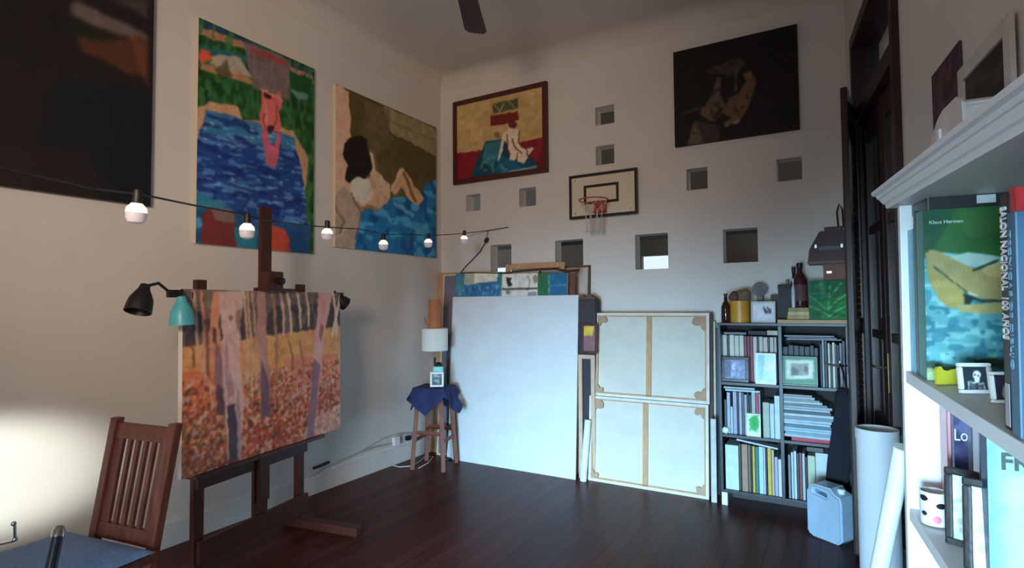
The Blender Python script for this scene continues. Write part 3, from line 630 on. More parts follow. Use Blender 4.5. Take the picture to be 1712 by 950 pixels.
# chrome-capped black post and bent chrome rod at the picture's lower left
t = thing('tripod_stand', 'black tube stand with a shiny cap beside the blue cushion, lower left', 'stand', cg(-1.72, 1.92))
a = at(1.93, 98, 890); b_ = at(1.80, 72, 1010); bm = B(); tube(bm, [a, a+(b_-a)*.5, a+(b_-a)*2.4], .019, 12, rs=[.017, .018, .023]); obj('post', bm, mat('black_tube', (20, 30, 38), .3, .1), t, smooth=True)
bm = B(); lathe(bm, [(0, .022), (.012, .019), (.0185, .006), (.019, -.02), (0, -.02)], T(*a) @ (a-b_).to_track_quat('Z', 'Y').to_matrix().to_4x4()); obj('cap', bm, M_STEEL, t, smooth=True, label='chrome cap')
foot = a+(b_-a)*2.4
for k in range(3):
    bm = B(); tube(bm, [foot, Vector((foot.x+.22*math.cos(2.1*k+.4), foot.y+.22*math.sin(2.1*k+.4), .012))], .01, 8); obj('leg', bm, M_BLACK, t)
pts = [at(2.2, -60, 925), at(2.15, 0, 910), at(2.12, 22, 905), at(2.12, 25, 902), at(2.12, 25, 880), at(2.12, 23, 876)]
t = thing('towel_stand', 'thin bent chrome rod standing at the lower left edge', 'stand', Vector((pts[0].x, pts[0].y, 0)))
bm = B(); tube(bm, pts, .005, 8); obj('bent_arm', bm, M_STEEL, t, smooth=True)
bm = B(); tube(bm, [Vector((pts[0].x, pts[0].y, 0)), pts[0]], .008, 8); obj('upright', bm, M_STEEL, t, smooth=True)
for q in (pts[-1], pts[3]): bm = B(); bmesh.ops.create_uvsphere(bm, u_segments=12, v_segments=8, radius=.009, matrix=T(*q)); obj('ball_end', bm, M_STEEL, t, smooth=True)
bm = B(); lathe(bm, [(0, 0), (.12, 0), (.12, .012), (.01, .02), (0, .02)], T(pts[0].x, pts[0].y, 0)); obj('base', bm, M_STEEL, t, smooth=True)
# ------------------------------------------------------------------ stool with cloth, lamp, pitcher
sc = Vector((.365, -.585)); ST = T(sc.x, sc.y, 0) @ Rz(math.radians(14)); sh = .74
t = thing('stool', 'tall wooden four-legged stool in the corner under a blue cloth', 'stool', (sc.x, sc.y, 0))
for sx in (-1, 1):
    for sy in (-1, 1):
        bm = B(); A_ = ST @ Vector((sx*.155, sy*.155, 0)); Bq = ST @ Vector((sx*.112, sy*.112, sh-.03)); tube(bm, [A_, Bq], .021, 4, rs=[.026, .026]); obj('leg', bm, M_STOOL, t)
for i in range(4):
    z = .26 if i % 2 else .33; k = .155-.043*z/.71
    a = [(-k, -k), (k, -k), (k, k), (-k, k)]; p, q = a[i], a[(i+1) % 4]
    bm = B(); tube(bm, [ST @ Vector((*p, z)), ST @ Vector((*q, z))], .02, 4); obj('stretcher', bm, M_STOOL, t)
bm = B(); box(bm, (-.145, -.145, sh-.03), (.145, .145, sh), ST, .008); obj('seat', bm, M_STOOL, t)
M_CLOTH = mat('navy_cloth', (42, 50, 92), .9, .22, 9, .2)
bm = B(); n_ = 49; bmesh.ops.create_grid(bm, x_segments=n_-1, y_segments=n_-1, size=.30)
for v in bm.verts:
    x, y = v.co.x, v.co.y; R_ = math.radians(45); x, y = x*math.cos(R_)-y*math.sin(R_), x*math.sin(R_)+y*math.cos(R_)
    e = max(abs(x), abs(y)); s = .152
    d = math.hypot(max(0, abs(x)-s), max(0, abs(y)-s)); fx_ = max(-s, min(s, x)); fy_ = max(-s, min(s, y))
    ang = math.atan2(y, x); out = .36*d*(1+.4*math.sin(ang*9))
    nx_, ny_ = (x-fx_), (y-fy_); L_ = math.hypot(nx_, ny_) or 1
    v.co = Vector((fx_+nx_/L_*out, fy_+ny_/L_*out, sh+.004-d*.90+.004*math.sin(22*x)*math.sin(17*y)))
bmesh.ops.transform(bm, matrix=T(sc.x, sc.y, 0) @ Rz(math.radians(14)), verts=bm.verts)
bmesh.ops.solidify(bm, geom=bm.faces[:], thickness=.003)
o = obj('cloth', bm, M_CLOTH, None, True); tag(o, 'dark navy cloth with pointed corners draped over the wooden stool', 'cloth')
# table lamp
lc = onY(-.56, 727, 640); lc = Vector((lc.x, -.56, sh+.009)); dl = (lc-CAM).dot(cf)
t = thing('table_lamp', 'small lamp with a white drum shade standing on the cloth-covered stool', 'lamp', lc)
bm = B(); lathe(bm, [(0, 0), (.055, 0), (.055, .012), (.02, .02), (.011, .03), (.011, .26), (0, .26)], T(*lc)); obj('lamp_base', bm, M_BLACK, t, smooth=True)
zt = onY(-.56, 727, 549).z; zb = onY(-.56, 727, 586).z; rw = 22/F_PX*dl
bm = B(); lathe(bm, [(0, zt), (rw*.97, zt), (rw, zt-.004), (rw, zb), (rw*.96, zb), (rw*.96, zt-.01), (0, zt-.01)], T(lc.x, lc.y, 0), 32); obj('lamp_shade', bm, mat('shade_white', (236, 240, 232), .7, .02), t, smooth=True)
zp = onY(-.56, 726, 501).z; rp = 10.5/F_PX*dl
t = thing('pitcher', 'terracotta brown cylindrical pitcher on top of the white lamp shade', 'pitcher', (lc.x, lc.y, zt))
M_TC = mat('terracotta', (186, 116, 78), .75, .12, 20)
bm = B(); lathe(bm, [(0, zt), (rp*1.02, zt), (rp*1.08, zt+.01), (rp, zt+.03), (rp*.95, zp-.01), (rp, zp), (rp*.85, zp), (rp*.8, zt+.02), (0, zt+.02)], T(lc.x, lc.y, 0)); obj('body', bm, M_TC, t, smooth=True)
hd = -rh
p = Vector((lc.x, lc.y, zt)); bm = B(); tube(bm, [p+hd*rp*.95+Vector((0, 0, .03)), p+hd*(rp+.02)+Vector((0, 0, .035)), p+hd*(rp+.03)+Vector((0, 0, .07)), p+hd*(rp+.028)+Vector((0, 0, .10))], .007, 8); obj('handle', bm, M_TC, t, smooth=True)
# small frame + alarm clock in front of the lamp
fc = onY(-.70, 727, 637); Mf = frame((fc.x-.055, -.70, sh+.012), rh, (0, .08, 1))
t = thing('small_frame', 'tiny white framed picture with dark print on the stool', 'picture frame', Mf @ Vector((.06, 0, 0)))
frame4(t, Mf, .125, .135, .018, M_WHITE, -.006, .008); 
A = Art(Mf @ T(.017, 0, .017), .091, .101, .004, (66, 84, 92), 1.5, 130); A.speck(.02, .02, .6, (140, 160, 160)); A.build('print', .004, t)
Mc = Mf @ T(.02, .03, 0)
t = thing('alarm_clock', 'turquoise and black small clock peeking above the tiny white frame on the stool', 'clock', Mc @ Vector((.05, .02, 0)))
bm = B(); box(bm, (0, 0, 0), (.095, .045, .185), Mc, .01); obj('body', bm, cm((110, 206, 196), .4), t)
bm = B(); lathe(bm, [(0, 0), (.035, 0), (.035, .02), (.02, .038), (0, .04)], Mc @ T(.05, .022, .185)); obj('bell', bm, M_BLACK, t, smooth=True)
# dark pole behind the stool
pp = onY(-.32, 750, 640)
t = thing('floor_pole', 'thin black floor pole standing between the stool and the big white canvas', 'pole', (pp.x, -.32, 0))
bm = B(); tube(bm, [Vector((pp.x-.02, -.32, .01)), Vector((pp.x, -.32, 1.22))], .012, 10); obj('shaft', bm, M_BLACK, t, smooth=True)
bm = B(); lathe(bm, [(0, 0), (.075, 0), (.075, .012), (.015, .02), (0, .02)], T(pp.x-.02, -.32, 0)); obj('base', bm, M_BLACK, t, smooth=True)
# sockets and cables at the wall foot
t = thing('power_strip', 'white multi-socket box fixed low on the left wall near the stool', 'socket', (.02, -.95, .17))
a = onX(.018, 660, 740); bm = B(); box(bm, (.018, a.y-.04, a.z-.02), (.055, a.y+.035, a.z+.055), None, .005); obj('socket_box', bm, M_WHITE, t)
bm = B(); box(bm, (.02, a.y+.14, a.z-.01), (.06, a.y+.19, a.z+.03), None, .006); obj('plug', bm, M_BLACK, t)
bm = B(); tube(bm, [onX(.024, *q) for q in [(524, 795), (545, 782), (575, 768), (600, 757), (625, 748), (658, 741)]], .006, 6); tube(bm, [onX(.024, *q) for q in [(600, 757), (640, 734), (662, 726), (690, 724)]], .004, 6)
o = obj('wall_cable', bm, cm((176, 180, 182), .6), None, True); tag(o, 'grey cable running low along the left wall to the sockets', 'cable')
bm = B(); tube(bm, [onZ(.006, *q) for q in [(640, 772), (652, 777), (668, 781), (690, 779), (704, 770), (712, 762), (724, 764), (716, 774), (700, 783)]], .0045, 6)
o = obj('floor_cable', bm, M_WHITE, None, True); tag(o, 'white cable curling on the floor under the stool', 'cable')
bm = B(); a = onX(.03, 535, 780); tube(bm, [onX(.03, 524, 783), onX(.035, 536, 779), onX(.03, 550, 773)], .012, 6); o = obj('cable_clamp', bm, M_BLACK, None, True); tag(o, 'short dark cable clamp on the left wall just above its baseboard', 'clamp')
# ------------------------------------------------------------------ big white canvas and the stack behind it
def lean(p0, p1, ztop, ybase, ytop, z0=0.0):
    """frame of a panel standing on the floor between two x values, leaning back to the far wall"""
    return frame((p0, ybase, z0), (1, 0, 0), (0, ytop-ybase, ztop-z0))
def lpanel(x0, x1, zt, yb, yt, z0=0):
    M = lean(x0, x1, zt, yb, yt, z0); return M, x1-x0, math.hypot(zt-z0, yt-yb)
# big blank canvas
M, w_, h_ = lpanel(.318, 1.688, 1.585, -.335, -.225); 
t = thing('blank_canvas', 'big blank white canvas leaning upright at the centre of the far wall', 'canvas', M @ Vector((w_/2, 0, 0)))
bm = B(); box(bm, (0, 0, 0), (w_, .004, h_), M, .002); obj('primed_cloth', bm, M_GESSO, t)
bm = B()
for a, b_ in (((0.004, .005, .004), (.05, .03, h_-.004)), ((w_-.05, .005, .004), (w_-.004, .03, h_-.004)), ((.05, .005, .004), (w_-.05, .03, .05)), ((.05, .005, h_-.05), (w_-.05, .03, h_-.004))): box(bm, a, b_, M)
obj('stretcher', bm, M_PINE, t)
def xz(y, px, py): p = onY(y, px, py); return p.x, p.z
# canvases behind it: (label, left px, right px, top py, ybase, ytop, front colours)
x0, z1 = xz(-.12, 744, 459); x1, _ = xz(-.12, 800, 459)
M, w_, h_ = lpanel(x0, x1, z1, -.27, -.15); t = thing('canvas', 'pale-edged canvas with grey-violet front, leaning at the left end of the stack', 'canvas', M @ Vector((w_/2, 0, 0)))
bm = B(); box(bm, (0, .002, 0), (w_, .025, h_), M, .002); obj('body', bm, cm((216, 196, 170), .7), t); bm = B(); box(bm, (.02, 0, .02), (w_-.02, .003, h_-.02), M); obj('painted_front', bm, cm((122, 116, 126), .7), t)
x0, z1 = xz(-.06, 733, 457); x1, _ = xz(-.06, 790, 457)
M, w_, h_ = lpanel(x0, x1, z1, -.21, -.06); t = thing('canvas', 'bare pine-edged canvas, hindmost at the left end of the stack', 'canvas', M @ Vector((w_/2, 0, 0)))
bm = B(); box(bm, (0, .0, 0), (w_, .03, h_), M, .003); obj('stretcher', bm, M_PINE, t)
x0, z1 = xz(-.16, 765, 458); x1, _ = xz(-.16, 842, 458)
M, w_, h_ = lpanel(x0, x1, z1, -.30, -.19)
A = Art(M, w_, h_, .006, (38, 84, 122), 1.6, 201, .004, .04); A.poly([(775, 450), (833, 450), (831, 470), (800, 474), (776, 477)], (196, 190, 172)); A.poly([(775, 450), (793, 450), (793, 474), (776, 477)], (150, 160, 140)); A.poly([(832, 452), (845, 452), (845, 498), (836, 480)], (40, 116, 110)); A.poly([(762, 455), (776, 455), (776, 500), (760, 500)], (58, 108, 124)); A.speck(.03, .03, .6, (60, 120, 150), .7, A.inside([(760, 478), (845, 474), (845, 520), (760, 520)])); A.speck(.012, .012, .82, (170, 200, 196), .8, A.inside([(766, 476), (845, 474), (845, 500), (766, 500)]))
o = A.build('canvas_painting', .02, None); tag(o, 'blue and teal painted canvas with a pale notch, top just showing above the blank canvas', 'painting')
x0, z1 = xz(-.15, 843, 459); x1, _ = xz(-.15, 902, 459)
M, w_, h_ = lpanel(x0, x1, z1, -.30, -.185)
A = Art(M, w_, h_, .005, (198, 196, 186), 1.5, 211, .002, .04); A.poly([(840, 482), (905, 481), (905, 484), (840, 485)], (50, 46, 44)); A.poly([(846, 464), (856, 465), (853, 470), (857, 477), (850, 480), (847, 472)], (40, 36, 34)); A.line([(862, 460), (862, 482)], 1.2, (160, 160, 150)); A.line([(882, 462), (886, 470), (884, 480)], 2.5, (150, 130, 116)); A.ell(895, 466, 4, 7, (140, 120, 106)); A.poly([(882, 488), (897, 488), (897, 496), (882, 496)], (130, 126, 140)); A.poly([(846, 486), (854, 486), (852, 492), (846, 492)], (110, 106, 96))
o = A.build('canvas_painting', .02, None); tag(o, 'off-white sketch panel with a dark cross line, showing above the blank canvas', 'painting')
x0, z1 = xz(-.15, 903, 458); x1, _ = xz(-.15, 951, 458)
M, w_, h_ = lpanel(x0, x1, z1, -.30, -.185)
A = Art(M, w_, h_, .006, (40, 96, 62), 1.6, 221, .003, .04); A.poly([(918, 450), (955, 450), (955, 510), (917, 510)], (36, 92, 128)); A.line([(918, 460), (918, 500)], 1.3, (120, 170, 180)); A.line([(918, 478), (950, 476)], 1.3, (90, 140, 160)); A.line([(950, 460), (950, 500)], 1.5, (60, 50, 44))
o = A.build('canvas_painting', .02, None); tag(o, 'canvas painted in green and blue blocks, showing above the right of the blank canvas', 'painting')
# pine stretcher frame and picture frame behind
def stretcher(x0, x1, z1, yb, yt, wd, label, name='stretcher_frame', m=M_PINE, cat='stretcher', th=.02):
    M, w_, h_ = lpanel(x0, x1, z1, yb, yt); t = thing(name, label, cat, M @ Vector((w_/2, 0, 0)))
    for a, b_ in (((0, 0), (wd, h_)), ((w_-wd, 0), (w_, h_)), ((wd, 0), (w_-wd, wd)), ((wd, h_-wd), (w_-wd, h_))): bm = B(); box(bm, (a[0], 0, a[1]), (b_[0], th, b_[1]), M, .002); obj('bar', bm, m, t)
    return t, M, w_, h_
x0, z1 = xz(-.09, 848, 443); x1, _ = xz(-.09, 946, 443)
stretcher(x0, x1, z1, -.24, -.12, .05, 'bare pine stretcher frame rising highest behind the stack')
x0, z1 = xz(-.05, 900, 447); x1, _ = xz(-.05, 985, 447)
t, M, w_, h_ = stretcher(x0, x1, z1, -.20, -.03, .018, 'thin dark-edged pale canvas at the right end of the stack behind', 'framed_canvas', cm((92, 62, 48), .6), 'canvas')
bm = B(); box(bm, (.018, .006, .018), (w_-.018, .014, h_-.018), M); obj('cloth', bm, cm((206, 186, 172), .8), t)
bm = B(); P = [onY(-.19, *q) for q in [(770, 457), (800, 456), (840, 457), (868, 454), (900, 451), (930, 450), (946, 454), (968, 452)]]; tube(bm, P, .01, 6, rs=[.006, .006, .007, .010, .012, .010, .014, .016])
o = obj('branch', bm, cm((78, 50, 38), .8), None, True); tag(o, 'long thin dark stick lying along the top of the stacked canvases', 'stick')
bm = B(); x0, z1 = xz(-.2, 953, 457); x1, z0 = xz(-.2, 962, 494); M, w_, h_ = lpanel(x0, x1, z1, -.32, -.2); box(bm, (0, 0, 0), (w_, .015, h_), M, .003)
o = obj('batten', bm, cm((112, 66, 50), .6)); tag(o, 'narrow brown upright batten at the right end of the stack', 'batten')
# items wedged between blank canvas and the two canvas backs
x0, z1 = xz(-.22, 966, 497); x1, z0 = xz(-.22, 995, 545)
M = frame((x0, -.25, 0), (1, 0, 0)); 
t = thing('portfolio_box', 'tall dark grey case with crumpled top behind the right edge of the blank canvas', 'case', (x0+.09, -.16, 0))
bm = B(); box(bm, (0, .03, 0), (x1-x0, .14, z1-.02), M, .012); obj('body', bm, cm((58, 54, 58), .7), t)
bm = B(); pr = [(0, z1-.02), (.03, z1+.02), (.07, z1), (.10, z1+.025), (.14, z1-.0), (x1-x0, z1-.02)]; prism(bm, pr, .04, .13, M); obj('flap', bm, cm((96, 76, 62), .7), t)
x0, z1 = xz(-.25, 972, 541); x1, z0 = xz(-.25, 999, 592)
M, w_, h_ = lpanel(x0, x1, z1, -.26, -.24, z0+.002)
t = thing('picture_frame', 'small brown-framed picture with a yellow patch between the blank canvas and canvas backs', 'picture frame', M @ Vector((w_/2, 0, 0)))
frame4(t, M, w_, h_, .02, cm((74, 42, 38), .5), -.008, .012)
A = Art(M @ T(.018, 0, .018), w_-.036, h_-.036, .005, (130, 92, 96), 1.3, 240); A.poly([(970, 545), (992, 545), (992, 562), (970, 562)], (206, 176, 70)); A.build('print', .006, t)
x0, z1 = xz(-.25, 972, 593); x1, _ = xz(-.25, 994, 593)
stretcher(x0-.03, x1, z1, -.265, -.255, .035, 'pale wooden frame holding up the small yellow-patched picture', 'timber_trestle', cm((206, 176, 150), .6), 'frame')
bm = B(); a2 = onY(-.33, 975, 790); b_ = onY(-.30, 983, 702); a2.z = .001+.0; tube(bm, [a2, b_], .028, 16)
o = obj('paper_roll', bm, cm((232, 236, 238), .6), None, True); tag(o, 'white roll of paper upright between the blank canvas and the canvas backs', 'paper roll')
# ------------------------------------------------------------------ two canvas backs, one above the other
def canvas_back(x0, x1, z0, z1, yb, yt, label, seed):
    M = lean(x0, x1, z1, yb, yt, z0); w_ = x1-x0; h_ = math.hypot(z1-z0, yt-yb)
    t = thing('stretched_canvas', label, 'canvas', M @ Vector((w_/2, 0, 0)))
    bm = B(); box(bm, (.002, .018, .002), (w_-.002, .022, h_-.002), M); obj('canvas_cloth', bm, M_RAW, t)
    bm = B()
    for a, b_ in (((0, 0), (.022, h_)), ((w_-.022, 0), (w_, h_)), ((.022, 0), (w_-.022, .022)), ((.022, h_-.022), (w_-.022, h_))): box(bm, (a[0], -.004, a[1]), (b_[0], .02, b_[1]), M, .002)
    obj('folded_edge', bm, cm((226, 220, 208), .8), t)
    for a, b_ in (((.022, .022), (.034, h_-.022)), ((w_-.034, .022), (w_-.022, h_-.022)), ((.034, .022), (w_-.034, .032)), ((.034, h_-.032), (w_-.034, h_-.022))): bm = B(); box(bm, (a[0], .0, a[1]), (b_[0], .018, b_[1]), M); obj('stretcher_bar', bm, M_PINE, t)
    bm = B(); box(bm, (w_*.475, .0, .022), (w_*.475+.042, .017, h_-.022), M, .002); obj('centre_bar', bm, M_PINE, t)
    r_ = random.Random(seed)
    for cx, cz, sx, sz in ((.03, .03, 1, 1), (w_-.03, .03, -1, 1), (.03, h_-.03, 1, -1), (w_-.03, h_-.03, -1, -1)):
        k = .07+.03*r_.random(); k = k if not (cx < .1 and cz < .1) else k*.8
        poly = [(0, 0)]
        jj = [1+.2*r_.random() for _ in range(4)]
        for i in range(31):
            a = PI/2*i/30; rr_ = k*(.66+.34*abs(math.sin(3*a)))*jj[int(a/(PI/2)*2.99)]; poly.append((sx*rr_*math.cos(a), sz*rr_*math.sin(a)))
        bm = B(); prism(bm, poly, -.006, .017, M @ T(cx, 0, cz)); obj('corner_fold', bm, cm((184, 150, 122), .8), t)
    return t
canvas_back(1.785, 2.775, .0, .712, -.285, -.235, 'back of a large canvas with centre bar, lower one of the pair by the bookshelf', 3)
canvas_back(1.82, 2.782, .715, 1.425, -.225, -.165, 'back of a large canvas with centre bar, upper one of the pair by the bookshelf', 4)
# edges stacked behind the pair
for nm, pxa, pxb, top, yy, col, lab in (('canvas', 1150, 1191, 523, -.12, (92, 62, 50), 'dark-edged canvas directly behind the upper canvas back, right side showing'), ('canvas', 1160, 1196, 537, -.07, (222, 206, 190), 'cream-edged canvas behind the two canvas backs, right side showing'), ('panel', 1178, 1203, 548, -.02, (90, 86, 92), 'dark grey panel against the wall, hindmost beside the bookshelf')):
    x0, z1 = xz(yy, pxa, top); x1, _ = xz(yy, pxb, top); x1 = min(x1, 2.868)
    M, w_, h_ = lpanel(x0, x1, z1, yy-.12 if yy > -.05 else yy-.09, yy-.012); bm = B(); box(bm, (0, 0, 0), (w_, .02, h_), M, .003); o = obj(nm, bm, cm(col, .7)); tag(o, lab, 'canvas' if nm == 'canvas' else 'panel')
bm = B(); M, w_, h_ = lpanel(2.80, 2.84, .62, -.33, -.30); box(bm, (0, 0, 0), (.04, .025, h_), M, .004); o = obj('plank', bm, cm((196, 194, 186), .6)); tag(o, 'short pale plank standing between the canvas backs and the bookshelf', 'plank')
# ------------------------------------------------------------------ black bookshelf at the far wall
SX0, SX1, SXM, SY, SB = 2.873, 3.722, 3.298, -.35, -.04
ZS = [.115, .525, .912, 1.315]
t = thing('bookshelf', 'low black-brown two-column bookshelf full of books against the far wall', 'bookshelf', ((SX0+SX1)/2, -.2, 0))
for nm, x0, x1 in (('side_panel', SX0, SX0+.02), ('side_panel', SX1-.02, SX1), ('middle_panel', SXM-.012, SXM+.012)):
    bm = B(); box(bm, (x0, SY, .095), (x1, SB, 1.335), None, .002); obj(nm, bm, M_SHELF, t)
for z in ZS[:3]: bm = B(); box(bm, (SX0+.02, SY+.002, z-.02), (SXM-.012, SB, z), None, .001); obj('shelf', bm, M_SHELF, t); bm = B(); box(bm, (SXM+.012, SY+.002, z-.02), (SX1-.02, SB, z), None, .001); obj('shelf', bm, M_SHELF, t)
bm = B(); box(bm, (SX0-.002, SY-.004, 1.335), (SX1+.002, SB, 1.355), None, .003); obj('top_board', bm, M_SHELF, t)
bm = B(); box(bm, (SX0+.02, SB-.006, .1), (SX1-.02, SB, 1.33)); obj('back_panel', bm, cm((34, 28, 28), .7), t)
bm = B(); box(bm, (SX0+.005, SY+.01, 0), (SX0+.045, SY+.05, .095)); obj('foot', bm, M_WHITE, t, label='white block foot')
bm = B(); box(bm, (SX0+.05, SY+.22, 0), (SX1-.03, SB-.02, .095)); obj('plinth', bm, M_SHELF, t)
ZT = 1.355
x0, _ = xz(SY, 1300, 545)
bm = B(); box(bm, (x0, SY-.01, ZT), (SX1-.002, SB-.02, ZT+.026), None, .003); o = obj('top_plank', bm, mat('light_plank', (190, 150, 116), .6, .12, 12, stretch=(1, 6, 6))); tag(o, 'light wooden plank laid on the right half of the black bookshelf', 'plank')
ZP = ZT+.0265
def bx(px, z, y=SY+.02): return onax(1, y, px, 600).x
def book(px0, px1, ptop, zb, col, label, grp=None, y=SY+.025, d=.20, rough=.5, xlim=None):
    a, c = bx(px0, 0, y), bx(px1, 0, y); z1 = onY(y, (px0+px1)/2, ptop).z
    a += .0006; c -= .0006
    if z1 < zb+.03: z1 = zb+.1
    d = min(d, SB-.012-y)
    bm = B(); box(bm, (a, y, zb+.0005), (c, y+d, z1), None, min(.0025, (c-a)*.2)); o = obj('book', bm, cm(col, rough)); tag(o, label, 'book', grp); return o
# top-left compartment
cols = [(1208, 1216, 560, (196, 190, 176), 'cream'), (1216.5, 1219.5, 561, (74, 56, 50), 'thin brown'), (1220, 1228, 560, (206, 202, 184), 'cream'), (1228.5, 1236, 561, (198, 196, 182), 'off-white'), (1236.5, 1244, 561, (200, 196, 178), 'cream'), (1244.5, 1249, 562, (126, 42, 58), 'dark red'), (1249.5, 1254, 562, (116, 38, 54), 'dark red'), (1254.5, 1259, 562, (130, 46, 62), 'dark red'), (1259.5, 1266, 563, (196, 182, 174), 'beige'), (1266.5, 1269, 563, (90, 70, 70), 'thin dark'), (1269.5, 1276, 563, (186, 180, 170), 'grey-beige'), (1276.5, 1284, 564, (184, 178, 170), 'grey-beige'), (1284.5, 1287, 564, (84, 62, 62), 'thin dark'), (1287.5, 1294, 564, (190, 178, 172), 'beige'), (1294.5, 1299, 564, (176, 172, 168), 'grey')]
ordn = ['leftmost', 'second', 'third', 'fourth', 'fifth', 'sixth', 'seventh', 'eighth', 'ninth', 'tenth', 'eleventh', 'twelfth', 'thirteenth', 'fourteenth', 'rightmost']
def olab(i, n): return 'leftmost' if i == 0 else ('rightmost' if i == n-1 else ordn[i]+' from left')
for i, (a, c, tp, col, nm) in enumerate(cols): book(a, c, tp, ZS[2], col, '%s book spine, %s in the top-left compartment of the black bookshelf' % (nm, olab(i, len(cols))), 'upright books in the top-left compartment', y=SY+.10)
def flat(name, label, cat, px0, px1, ptop, pbot, y, d, col, rz=0, rough=.5, M0=None):
    a, c = bx(px0, 0, y), bx(px1, 0, y); z1 = onY(y, (px0+px1)/2, ptop).z; z0 = onY(y, (px0+px1)/2, pbot).z
    w_ = c-a; Mb = T(a, y, z0) @ Ry(rz); bm = B(); box(bm, (0, 0, 0), (w_, d, z1-z0), Mb, .002); o = obj(name, bm, cm(col, rough)); tag(o, label, cat); return o
ztopA = onY(SY+.10, 1240, 560).z+.001
for dz, dz1, x0, x1, col, lab in ((0, .018, 2.90, 3.06, (120, 124, 128), 'grey book lying flat on the upright cream books'), (.0, .03, 3.075, 3.20, (34, 32, 40), 'black book lying flat on the upright books, top-left compartment'), (.0, .034, 3.205, 3.275, (196, 186, 170), 'small cream box lying on the books at right of the top-left compartment')):
    bm = B(); box(bm, (x0, SY+.11, ztopA+dz), (x1, SY+.27, ztopA+dz1), None, .002); o = obj('book', bm, cm(col)); tag(o, lab, 'book')
def small_frame(px0, px1, py0, py1, y, zb, bw, mframe, base, label, seed=1, strokes=None, leanb=.02, gain=1.5, mp=None):
    a, c = onY(y, px0, py1).x, onY(y, px1, py1).x; z1 = onY(y, (px0+px1)/2, py0).z; h_ = z1-zb
    M = frame((a, y, zb+.001), (1, 0, 0), (0, leanb, h_)); t = thing('picture_frame', label, 'picture frame', M @ Vector(((c-a)/2, 0, 0)))
    frame4(t, M, c-a, h_, bw, mframe, -.006, .01)
    A = Art(M @ T(bw-.001, 0, bw-.001), c-a-2*bw+.002, h_-2*bw+.002, .004, base, gain, seed, .001, .02)
    if strokes: strokes(A)
    A.build('photo', .006, t, m=MAT_COVER); return t
def s1(A): A.poly([(1212, 602), (1222, 604), (1224, 630), (1210, 630)], (70, 76, 100)); A.poly([(1224, 602), (1230, 602), (1228, 630), (1222, 630)], (176, 182, 204)); A.speck(.01, .01, .55, (84, 96, 124))
small_frame(1206, 1252, 597, 634, SY+.035, ZS[2], .024, cm((16, 18, 34), .3), (116, 128, 158), 'black-framed blue-grey photo in the top-left compartment of the bookshelf', 301, s1)
def painted_reflection(A): A.poly([(1278, 592), (1298, 592), (1298, 608), (1278, 608)], (180, 226, 222)); A.poly([(1279, 607), (1298, 607), (1298, 620), (1279, 620)], (250, 255, 255)); A.poly([(1279, 621), (1298, 621), (1298, 640), (1279, 640)], (170, 190, 190)); A.poly([(1267, 594), (1278, 594), (1278, 636), (1266, 636)], (136, 176, 190))  # window reflection on the glass, painted into the picture colours
small_frame(1263, 1298, 591, 638, SY+.006, ZS[2], .010, cm((240, 246, 244), .3), (190, 214, 214), 'bright white-framed small picture standing at the middle of the bookshelf', 302, painted_reflection)
# top-right compartment
def s3(A): A.poly([(1314, 602), (1360, 602), (1360, 634), (1314, 634)], (176, 184, 168)); A.poly([(1322, 608), (1352, 608), (1352, 628), (1322, 628)], (120, 124, 110)); A.poly([(1324, 612), (1336, 620), (1334, 628), (1324, 628)], (64, 66, 60)); A.poly([(1346, 610), (1352, 616), (1350, 626), (1344, 620)], (54, 54, 50))
small_frame(1308, 1368, 596, 645, SY+.02, ZS[2], .012, cm((36, 96, 66), .35), (44, 104, 72), 'wide green-framed photo in the top-right compartment of the bookshelf', 303, s3)
for i, (a, c, tp) in enumerate([(1309, 1318, 580), (1318.5, 1327, 577), (1327.5, 1336, 578), (1336.5, 1345, 579), (1345.5, 1354, 580), (1354.5, 1361, 578), (1361.5, 1368, 582)]):
    book(a, c, tp, ZS[2], [(30, 32, 44), (26, 28, 34), (36, 38, 50), (24, 26, 34), (34, 36, 44), (28, 30, 40), (40, 44, 54)][i], 'black file box, %s behind the green-framed photo' % olab(i, 7), 'black files behind the green frame', y=SY+.09)
for i, (a, c, tp, col, nm) in enumerate([(1371, 1374, 575, (40, 44, 54), 'black'), (1374.5, 1378, 567, (150, 160, 172), 'grey'), (1378.5, 1383, 570, (44, 48, 60), 'dark blue'), (1384, 1388, 574, (196, 198, 182), 'cream'), (1388.5, 1391, 576, (70, 70, 72), 'dark grey'), (1391.5, 1396, 573, (206, 204, 190), 'ivory'), (1396.5, 1399, 575, (96, 98, 108), 'grey'), (1399.5, 1403, 577, (50, 52, 64), 'navy'), (1403.5, 1408, 574, (120, 120, 130), 'mid grey'), (1408.5, 1413, 570, (72, 74, 88), 'slate')]):
    book(a, c, tp, ZS[2], col, 'thin %s book, %s in the upright row right of the green frame' % (nm, olab(i, 10)), 'upright books right of the green frame', y=SY+.03)
for i, (p0, p1, y_, z_, r_, col) in enumerate([(1316, 1408, SY+.04, 563, .03, (176, 172, 180)), (1318, 1400, SY+.05, 560, .0, (150, 150, 160)), (1312, 1396, SY+.06, 556, -.02, (196, 196, 198))]):
    a, c = bx(p0, 0, y_), bx(p1, 0, y_); z0 = onY(SY+.1, 1360, 569).z+.004+i*.011
    bm = B(); box(bm, (0, 0, 0), (c-a, .2, .007), T(a, y_, z0) @ Rz([.04, -.03, .06][i]), .001); o = obj('papers', bm, cm(col, .8)); tag(o, '%s sheaf of papers lying on the books, top-right compartment' % ['lowest', 'middle', 'uppermost'][i], 'papers')
